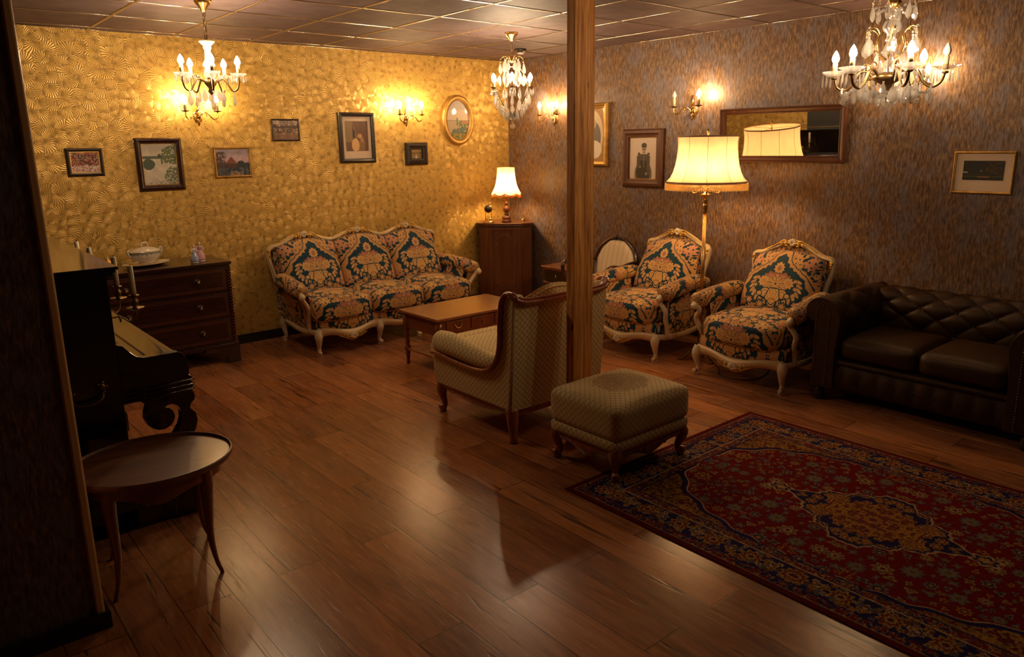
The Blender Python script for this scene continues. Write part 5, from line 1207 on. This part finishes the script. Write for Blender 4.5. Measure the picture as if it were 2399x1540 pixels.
def chandelier_mid():
    t = thing('chandelier', 'cage-shaped crystal chandelier hanging in the far corner near the table lamp', 'chandelier', (4.07, 4.82, ZC)); z = lambda v: v-ZC
    canopy(t, 0, 0, 0, .052); chain(t, z(2.495), z(2.385))
    mb = MB().lathe([(.006, z(2.39)), (.016, z(2.375)), (.010, z(2.36)), (.022, z(2.345)), (.012, z(2.33)), (0, z(2.325))], (0, 0, 0), 12); obj('finial', mb, M_brass, t)
    mb = MB().lathe([(.0, z(1.965)), (.018, z(1.962)), (.040, z(1.952)), (.034, z(1.925)), (.012, z(1.905)), (.006, z(1.88)), (0, z(1.868))], (0, 0, 0), 16); obj('hub', mb, M_olbrass, t)
    for i in range(6):
        a = R(20+60*i); c_, s_ = math.cos(a), math.sin(a); q = lambda r, zz: (r*c_, r*s_, z(zz))
        mb = MB(); mb.tube(spl([q(.012, 2.335), q(.045, 2.375), q(.078, 2.37), q(.095, 2.345), q(.085, 2.332)], 5), .0035, 6); obj('crown_arm', mb, M_brass, t)
        crystal(D_big, t, q(.094, 2.335), s=1.0); crystal(D_pear, t, q(.055, 2.36), s=1.1)
        mb = MB(); mb.tube(spl([q(.012, 2.30), q(.055, 2.292), q(.095, 2.245), q(.120, 2.17), q(.122, 2.10), q(.105, 2.04), q(.070, 1.98), q(.030, 1.950)], 5), .0040, 7); obj('cage_rib', mb, M_brass, t)
        crystal(D_big, t, q(.060, 2.275), s=1.25); crystal(D_big, t, q(.095, 2.24), s=1.0); crystal(D_big, t, q(.122, 2.135), s=.95); crystal(D_pear, t, q(.112, 2.05), s=1.2); crystal(D_pear, t, q(.072, 1.985), s=1.1); crystal(D_pear, t, q(.035, 1.955), s=.9)
    for i in range(6):
        a = R(50+60*i); c_, s_ = math.cos(a), math.sin(a); q = lambda r, zz: (r*c_, r*s_, z(zz))
        mb = MB(); mb.tube(spl([q(.030, 1.955), q(.075, 1.985), q(.12, 2.06), q(.135, 2.105), q(.160, 2.095), q(.168, 2.125)], 5), .0040, 7); mb.lathe([(.005, z(2.122)), (.024, z(2.132)), (.026, z(2.136)), (.008, z(2.134))], (.168*c_, .168*s_, 0), 14)
        ar = obj('arm', mb, M_olbrass, t)
        mb = MB().lathe([(.0105, z(2.134)), (.0105, z(2.185)), (.009, z(2.188))], (.168*c_, .168*s_, 0), 12); obj('candle_sleeve', mb, M_sleeve, ar)
        obj('bulb', flame((.168*c_, .168*s_, z(2.186)), .056, .018), M_bulb, ar)
        for k in range(4):
            b = a+k*PI/2+.4; crystal(D_small, t, (.168*c_+.024*math.cos(b), .168*s_+.024*math.sin(b), z(2.128)), s=1.2)
        crystal(D_pear, t, q(.155, 2.09), s=1.2); crystal(D_big, t, q(.10, 2.02)); crystal(D_pear, t, q(.05, 1.95))
    mb = MB().ball((0, 0, z(1.835)), .022, 12); obj('crystal_ball', mb, M_crystal, t, smooth=False)
    crystal(B_bead, t, (0, 0, z(1.865)), 'crystal_bead')
chandelier_mid()

D_small, D_pear, D_long, D_big = DD
def chandelier_right():
    t = thing('chandelier', 'largest crystal chandelier with glass dishes and bead garlands hanging over the rug', 'chandelier', (3.655, 1.642, 2.458)); z = lambda v: v-2.558
    t.scale = (.885, .885, .885)
    canopy(t, 0, 0, .1128, .06)
    mb = MB(); mb.tube([(0, 0, .06), (0, 0, z(2.02))], .006, 8); obj('rod', mb, M_brass, t)
    mb = MB().lathe([(.010, z(2.50)), (.045, z(2.475)), (.035, z(2.455)), (.014, z(2.43))], (0, 0, 0), 16); obj('upper_cup', mb, M_brass, t)
    mb = MB().lathe([(.012, z(2.40)), (.030, z(2.385)), (.036, z(2.365)), (.022, z(2.345)), (.014, z(2.338))], (0, 0, 0), 16); obj('neck', mb, M_brass, t)
    g_ = MB().lathe([(.016, z(2.345)), (.026, z(2.335)), (.030, z(2.31)), (.018, z(2.29)), (.014, z(2.285))], (0, 0, 0), 16); obj('glass_stem', g_, M_crystal, t)
    g_ = MB().lathe([(.014, z(2.288)), (.034, z(2.278)), (.043, z(2.255)), (.040, z(2.235)), (.022, z(2.218)), (.020, z(2.200)), (.028, z(2.185)), (.014, z(2.17))], (0, 0, 0), 20, lobes=10, amp=.05); obj('glass_globe', g_, M_crystal, t)
    mb = MB().lathe([(.018, z(2.03)), (.060, z(2.02)), (.085, z(2.000)), (.060, z(1.985)), (.030, z(1.968)), (.014, z(1.93)), (.020, z(1.91)), (0, z(1.89))], (0, 0, 0), 24); obj('bowl', mb, M_olbrass, t)
    for i in range(6):
        a = R(60*i+8); c_, s_ = math.cos(a), math.sin(a); q = lambda r, zz: (r*c_, r*s_, z(zz))
        mb = MB(); mb.tube(spl([q(.02, 2.385), q(.055, 2.405), q(.095, 2.40), q(.105, 2.375), q(.095, 2.365)], 5), .0035, 6); obj('upper_arm', mb, M_brass, t)
        crystal(D_big, t, q(.10, 2.365), s=.95)
        strand(t, [q(.10, 2.378+.017*k) for k in range(5)])
        b2 = a+R(60)
        pts = []
        for k in range(1, 6):
            u = k/6; rr = .10*(1-.12*math.sin(PI*u)); p = (rr*(c_*(1-u)+math.cos(b2)*u), rr*(s_*(1-u)+math.sin(b2)*u), z(2.365-.045*math.sin(PI*u)))
            pts.append(p)
        strand(t, pts, .0072)
        a2 = a+R(22); c2, s2 = math.cos(a2), math.sin(a2); q2 = lambda r, zz: (r*c2, r*s2, z(zz))
        mb = MB(); mb.tube(spl([q2(.015, 2.09), q2(.06, 2.12), q2(.075, 2.17), q2(.065, 2.215), q2(.095, 2.245), q2(.128, 2.235), q2(.125, 2.215)], 5), .0042, 6); mb.tube(spl([q2(.06, 2.12), q2(.09, 2.14), q2(.085, 2.17), q2(.07, 2.16)], 4), .003, 5); obj('scroll_arm', mb, M_brass, t)
        crystal(D_big, t, q2(.125, 2.205), s=1.05); 
        strand(t, [q2(.125, 2.212+.015*k) for k in range(3)])
        crystal(D_pear, t, q2(.07, 2.13)); crystal(D_pear, t, q2(.045, 2.09))
        strand(t, [q2(.03+.09*(k+.5)/5, 2.13-.035*math.sin(PI*(k+.5)/5)+.06*(k+.5)/5) for k in range(5)])
    for i in range(6):
        a = R(25+60*i-39.9); a = R(25+60*i)-YAW; c_, s_ = math.cos(a), math.sin(a); q = lambda r, zz: (r*c_, r*s_, z(zz)); ZD = 2.025
        mb = MB(); mb.tube(spl([q(.06, 1.995), q(.10, 2.035), q(.135, 2.03), q(.165, 1.975), q(.205, 1.945), q(.245, 1.965), q(.262, 2.015)], 6), .0075, 8); mb.tube(spl([q(.10, 2.03), q(.085, 2.06), q(.11, 2.075), q(.13, 2.05)], 4), .004, 6); mb.lathe([(.010, z(2.005)), (.020, z(2.012)), (.010, z(2.018))], (.262*c_, .262*s_, 0), 12)
        ar = obj('arm', mb, M_olbrass, t)
        mb = MB().lathe([(.008, z(ZD-.010)), (.030, z(ZD-.004)), (.052, z(ZD+.010)), (.064, z(ZD+.020)), (.060, z(ZD+.022)), (.048, z(ZD+.013)), (.026, z(ZD+.002)), (.006, z(ZD))], (.262*c_, .262*s_, 0), 30, lobes=10, amp=.05); obj('drip_dish', mb, M_clear, ar)
        mb = MB().lathe([(.0125, z(ZD)), (.0125, z(ZD+.062)), (.010, z(ZD+.064))], (.262*c_, .262*s_, 0), 12); obj('candle_sleeve', mb, M_sleeve, ar)
        if i != 1: obj('bulb', flame((.262*c_, .262*s_, z(ZD+.063)), .066, .0185), M_bulbB if i != 5 else M_bulboff, ar)
        for k in range(6):
            b = a+k*PI/3; crystal(D_long, t, (.262*c_+.058*math.cos(b), .262*s_+.058*math.sin(b), z(ZD+.008)), s=.85)
        for k in range(3):
            crystal(D_big, t, (.20*math.cos(a+R(10*(k-1))), .20*math.sin(a+R(10*(k-1))), z(1.955-.012*(k != 1))), s=.85)
            crystal(D_pear, t, (.155*math.cos(a+R(16*(k-1))+.3), .155*math.sin(a+R(16*(k-1))+.3), z(1.975)), s=1.1)
        crystal(D_big, t, (.085*math.cos(a), .085*math.sin(a), z(1.965))); crystal(D_pear, t, (.05*math.cos(a+.5), .05*math.sin(a+.5), z(1.935)))
        b2 = a+R(60)
        strand(t, [(.215*math.cos(a+(b2-a)*k/12), .215*math.sin(a+(b2-a)*k/12), z(1.965-.055*math.sin(PI*k/12))) for k in range(1, 12)])
        strand(t, [(.13*math.cos(a+(b2-a)*k/9), .13*math.sin(a+(b2-a)*k/9), z(1.945-.050*math.sin(PI*k/9))) for k in range(1, 9)])
    mb = MB().ball((0, 0, z(1.868)), .024, 12); obj('crystal_ball', mb, M_crystal, t, smooth=False)
chandelier_right()

def sconce(label, loc, rz, lit=(1, 1)):
    t = thing('wall_sconce', label, 'wall light', loc, rz, 'brass twin candle wall lights')
    mb = MB(); mb.lathe([(0, -.004), (.030, -.006), (.036, -.002), (.036, 0)], (0, 0, -.03), 16, axis='y', sc_=(1, 1.5)); mb.tube(spl([(0, -.012, .02), (.008, -.016, .05), (0, -.012, .085), (-.004, -.008, .105)], 4), itp([.016, .014, .009, .003], 13), 8, flat=(1, .6)); mb.tube(spl([(0, -.012, -.05), (0, -.016, -.085), (0, -.01, -.105)], 4), itp([.016, .010, .004], 9), 8)
    mb.ball((0, -.022, -.028), (.020, .018, .024), 12); obj('backplate', mb, M_brass, t)
    for s_, on in zip((-1, 1), lit):
        mb = MB(); P = [(0, -.030, -.028), (.035*s_, -.055, .000), (.062*s_, -.075, -.012), (.092*s_, -.095, -.052), (.122*s_, -.105, -.038), (.125*s_, -.105, .005)]; mb.tube(spl(P, 5), .0055, 8)
        mb.tube(spl([(.045*s_, -.06, -.004), (.050*s_, -.066, -.030), (.035*s_, -.055, -.034)], 4), .0035, 6); ar = obj('arm', mb, M_brass, t)
        mb = MB().lathe([(.006, .002), (.015, .004), (.032, .010), (.034, .013), (.012, .012)], (.125*s_, -.105, 0), 18); obj('drip_dish', mb, M_olbrass, ar)
        mb = MB().lathe([(.0115, .012), (.0115, .078), (.009, .080)], (.125*s_, -.105, 0), 12); obj('candle_sleeve', mb, M_sleeve, ar)
        obj('bulb', flame((.125*s_, -.105, .078), .062, .018), M_bulbS if on else M_bulboff, ar)
sconce('brass twin-candle wall light on the yellow wall behind the alabaster-stem chandelier', (2.105, YA, 1.975), 0)
sconce('brass twin-candle wall light on the yellow wall beside the oval picture', (4.085, YA, 1.975), 0)
sconce('brass twin-candle wall light on the brown wall in the far corner', (XB, 5.72, 1.965), R(-90))
sconce('brass wall light with one dead bulb above the standard lamp', (XB, 4.02, 1.970), R(-90), (0, 1))
sconce('brass twin-candle wall light half hidden behind the largest chandelier', (XB, 2.25, 2.02), R(-90))

def floor_lamp():
    t = thing('standard_lamp', 'tall brass standard lamp with fringed cream shade between the damask armchairs', 'floor lamp', (4.800, 3.432, 0))
    mb = MB().lathe([(.0, .075), (.030, .075), (.036, .09), (.020, .11), (.014, .14)], (0, 0, 0), 16); obj('base', mb, M_brass, t)
    for k in range(3):
        a = R(137+120*k); c_, s_ = math.cos(a), math.sin(a)
        mb = MB(); P = spl([(.02*c_, .02*s_, .085), (.06*c_, .06*s_, .080), (.10*c_, .10*s_, .040), (.135*c_, .135*s_, .010), (.158*c_, .158*s_, .010)], 5); mb.tube(P, itp([.012, .018, .016, .013, .010], len(P)), 8, flat=(.6, 1.2)); obj('foot', mb, M_olbrass, t)
    mb = MB(); mb.tube([(0, 0, .13), (0, 0, 1.16)], .0125, 16)
    for k in range(12): a = k*PI/6; mb.tube([(.0125*math.cos(a), .0125*math.sin(a), .14), (.0125*math.cos(a), .0125*math.sin(a), 1.16)], .0018, 4)
    obj('pole', mb, M_brass, t)
    mb = MB().lathe([(.013, 1.155), (.022, 1.165), (.016, 1.178), (.020, 1.195), (.021, 1.225), (.014, 1.24), (.020, 1.25), (.012, 1.265), (.014, 1.275), (.034, 1.290), (.038, 1.302), (.018, 1.308), (.012, 1.33), (.008, 1.36)], (0, 0, 0), 20); obj('capital', mb, M_brass, t)
    for k in range(4):
        a = R(-50+90*k); c_, s_ = math.cos(a), math.sin(a); q = lambda r, z_: (r*c_, r*s_, z_)
        mb = MB(); mb.tube(spl([q(.012, 1.318), q(.03, 1.335), q(.05, 1.330), q(.072, 1.310), q(.096, 1.312), q(.106, 1.335), q(.106, 1.352)], 5), .0058, 8); ar = obj('arm', mb, M_brass, t)
        mb = MB().lathe([(.006, 1.350), (.030, 1.353), (.032, 1.358), (.010, 1.360)], (.106*c_, .106*s_, 0), 18); obj('drip_dish', mb, M_brass, ar)
        mb = MB().lathe([(.012, 1.358), (.012, 1.43), (.010, 1.432)], (.106*c_, .106*s_, 0), 12); obj('candle_sleeve', mb, M_sleeve, ar)
        obj('bulb', flame((.106*c_, .106*s_, 1.432), .070, .022), M_bulbs, ar)
    mb = MB(); mb.tube([(0, 0, 1.35), (0, 0, 1.735)], .004, 8); mb.tube([(0, 0, 1.72), (.225, 0, 1.722)], .0018, 5); mb.tube([(0, 0, 1.72), (-.112, .195, 1.722)], .0018, 5); mb.tube([(0, 0, 1.72), (-.112, -.195, 1.722)], .0018, 5); obj('shade_carrier', mb, M_brass, t)
    prof = [(.300, 1.395), (.272, 1.425), (.252, 1.465), (.237, 1.515), (.227, 1.57), (.221, 1.63), (.220, 1.68), (.225, 1.728)]
    mb = MB()
    def sh(u, v):
        r = np.interp(v*7, range(8), [p[0] for p in prof]); z_ = np.interp(v*7, range(8), [p[1] for p in prof]); a = 2*PI*u; k = abs(math.sin(5*a))
        r *= .985+.015*(1-k**.8)*1.0 if True else 1
        return (r*math.cos(a), r*math.sin(a), z_)
    mb.grid(sh, 80, 21); s_ = obj('shade', mb, M_shade, t)
    mb = MB()
    for k in range(10): mb.tube([(lambda p: (p[0]*1.004, p[1]*1.004, p[2]))(sh(k/10+.0, v/12)) for v in range(13)], .0014, 4)
    obj('shade_seam', mb, M_braid, s_)
    mb = MB(); mb.grid(lambda u, v: ((sh(u, 0)[0])*1.008, sh(u, 0)[1]*1.008, 1.400-.016*v), 80, 1); obj('shade_braid', mb, M_braid, s_); mb = MB(); mb.grid(lambda u, v: (sh(u, 1)[0]*1.006, sh(u, 1)[1]*1.006, 1.732-.011*v), 80, 1); obj('shade_braid', mb, M_braid, s_)
    mb = MB()
    for k in range(300):
        a = 2*PI*k/300; L = .046+.005*math.sin(k*2.7); mb.tube([(.303*math.cos(a), .303*math.sin(a), 1.384), (.304*math.cos(a), .304*math.sin(a), 1.384-L)], .0030, 4, caps=False)
    f = obj('fringe', mb, M_fringe, s_); f['kind'] = 'stuff'
    mb = MB().lathe([(.004, 1.735), (.008, 1.740), (.012, 1.752), (.010, 1.768), (.004, 1.780), (0, 1.782)], (0, 0, 0), 12); obj('finial', mb, M_brass, t)
floor_lamp()
mb = MB(); mb.tube(spl([(4.86, 3.36, .006), (4.70, 3.18, .005), (4.56, 3.06, .005), (4.58, 2.90, .005), (4.72, 2.84, .005), (4.95, 2.90, .005), (5.16, 3.04, .005), (5.30, 3.24, .006), (5.36, 3.42, .006)], 6), .0035, 6)
tag(obj('power_cord', mb, M_dark), 'thin black power cord on the floor under the armchair beside the lamp', 'cord')

# ---------------------------------------------------------------- pictures and mirror
def picture(name, label, cat, loc, rz, W, H, fw_, dep, mf, kind, mat_w=0., inner=None, oval=0, mount=None, pad=(0, 0, 0, 0), glass=.5, prof=None, rr=0.):
    t = thing(name, label, cat, loc, rz, 'framed pictures')
    w_, h_ = W-2*fw_, H-2*fw_
    prof = prof or [(-.002, .006), (0, dep*.7), (fw_*.25, dep*.75), (fw_*.5, dep), (fw_*.8, dep*.9), (fw_, dep*.5), (fw_, 0)]
    mb = MB().frame(w_, h_, prof, 0, oval); obj('frame', mb, mf, t, smooth=bool(oval))
    if inner: mb = MB().frame(w_-.008, h_-.008, [(-.004, .005), (-.002, .009), (.004, .009), (.006, .005)], 0, oval); obj('slip', mb, inner, t, smooth=False)
    l, r_, b, tp = pad
    if mount:
        mb = MB().box(-w_/2, w_/2, -.005, -.001, -h_/2, h_/2); obj('mount', mb, mount, t, smooth=False)
    iw, ih = w_-l-r_, h_-b-tp; cx, cz = (l-r_)/2, (b-tp)/2
    im = img(name+'_'+kind, pic(kind, 160, max(60, int(160*iw/ih))) )
    g = G(name+'_paint_'+kind); tx = g.n('ShaderNodeTexImage', {'image': im}, Vector=g.uv).outputs[0]; m_ = g.out(Base_Color=tx, Roughness=.5, Coat_Weight=glass, Coat_Roughness=.04)
    mb = MB()
    if oval:
        n = oval; vs_ = [(iw/2*math.cos(2*PI*k/n)+cx, -.0065, ih/2*math.sin(2*PI*k/n)+cz) for k in range(n)]; mb.add(vs_, [tuple(range(n))], 0, [(.5+.5*math.cos(2*PI*k/n), .5+.5*math.sin(2*PI*k/n)) for k in range(n)])
        mb.add([(v[0], -.001, v[2]) for v in vs_], [tuple(range(n))[::-1]], 0, [(.5, .5)]*n)
    else:
        mb.add([(cx-iw/2, -.0065, cz-ih/2), (cx+iw/2, -.0065, cz-ih/2), (cx+iw/2, -.0065, cz+ih/2), (cx-iw/2, -.0065, cz+ih/2)], [(0, 1, 2, 3)], 0, [(0, 0), (1, 0), (1, 1), (0, 1)])
    obj('picture', mb, m_, t, smooth=False)
    return t
A_ = lambda x, z_: (x, YA-.001, z_)
B_ = lambda y, z_: (XB-.001, y, z_)
picture('framed_painting', 'small festive banquet painting in a black and gilt frame, leftmost on the yellow wall', 'picture', A_(1.243, 1.604), 0, .248, .207, .024, .022, M_dark, 'party', inner=M_gilt)
picture('framed_painting', 'tall misty lake painting in a dark red-brown wooden frame on the yellow wall', 'picture', A_(1.772, 1.574), 0, .350, .410, .042, .028, M_mahog, 'lake', inner=M_giltframe)
picture('framed_painting', 'cottage landscape painting in a thin gilt frame on the yellow wall', 'picture', A_(2.353, 1.574), 0, .312, .252, .016, .020, M_giltframe, 'cottage')
picture('framed_photograph', 'small sepia photograph of riders in a thin dark frame, highest on the yellow wall', 'picture', A_(2.845, 1.840), 0, .254, .190, .012, .018, M_dark, 'riders')
picture('framed_engraving', 'tall brown engraving with cream mount in a carved dark frame on the yellow wall', 'picture', A_(3.540, 1.770), 0, .376, .460, .038, .030, M_dark, 'engraving', mount=M_cream, pad=(.032, .032, .070, .040))
picture('framed_painting', 'tiny square painting in a thick dark frame below the wall light', 'picture', A_(4.190, 1.611), 0, .258, .218, .062, .040, M_dark, 'tiny')
picture('oval_painting', 'oval river landscape in a carved gilt-brown frame on the yellow wall', 'picture', A_(4.713, 1.940), 0, .400, .500, .052, .040, M_giltframe, 'oval', oval=56)
picture('framed_photograph', 'old photograph of an officer in a broad red-brown frame on the brown wall', 'picture', B_(4.550, 1.548), R(-90), .470, .520, .072, .040, M_frame, 'officer', inner=M_giltframe)
picture('framed_portrait', 'pale portrait in a dark gilt frame half hidden behind the pine post', 'picture', B_(5.200, 1.767), R(-90), .460, .590, .045, .055, M_giltframe, 'portrait')
picture('framed_print', 'dark woodland print with wide cream mount in a thin gilt frame, rightmost', 'picture', B_(1.768, 1.471), R(-90), .352, .266, .014, .020, M_giltframe, 'trees', mount=M_cream, pad=(.045, .045, .072, .045))
def wall_mirror():
    t = thing('wall_mirror', 'long brown-framed mirror leaning out from the brown wall and reflecting the standard lamp', 'mirror', (5.335, 3.165, 1.733), 0)
    t.rotation_euler = (0, 0, 0)
    d, p = R(3.9), R(-5)
    n = Vector((-math.cos(d)*math.cos(p), math.cos(d)*math.sin(p), -math.sin(d))); yl = -n; xl = Vector((0, 0, 1)).cross(yl); xl = -xl if xl.y > 0 else xl
    xl.normalize(); zl = xl.cross(yl); zl = zl if zl.z > 0 else -zl
    t.rotation_euler = Matrix(((xl.x, yl.x, zl.x), (xl.y, yl.y, zl.y), (xl.z, yl.z, zl.z))).to_euler()
    mb = MB().frame(.90, .32, [(-.002, .004), (0, .012), (.006, .016), (.012, .013), (.030, .020), (.038, .030), (.046, .028), (.046, -.012), (0, -.012)]); obj('frame', mb, M_frame, t, smooth=False)
    mb = MB().box(-.452, .452, -.006, -.002, -.162, .162); g = G('silvered_glass'); obj('mirror_glass', mb, g.out(Base_Color=(.86, .86, .84, 1), Metallic=1., Roughness=.01), t, smooth=False)
    mb = MB().box(-.44, .44, -.001, .008, -.15, .15); obj('backing', mb, M_dark, t, smooth=False)
wall_mirror()
t = thing('smoke_detector', 'round black smoke detector on the ceiling beside the far corner chandelier', 'smoke detector', (4.83, 5.59, ZC))
obj('housing', MB().lathe([(.056, 0), (.056, -.012), (.050, -.024), (.030, -.034), (0, -.035)], (0, 0, 0), 28), M_dark, t)
obj('sensor_grille', MB().lathe([(.034, -.030), (.030, -.042), (.012, -.048), (0, -.048)], (0, 0, 0), 20), simple('pale_sensor_plastic', (.5, .45, .4), .4), t)
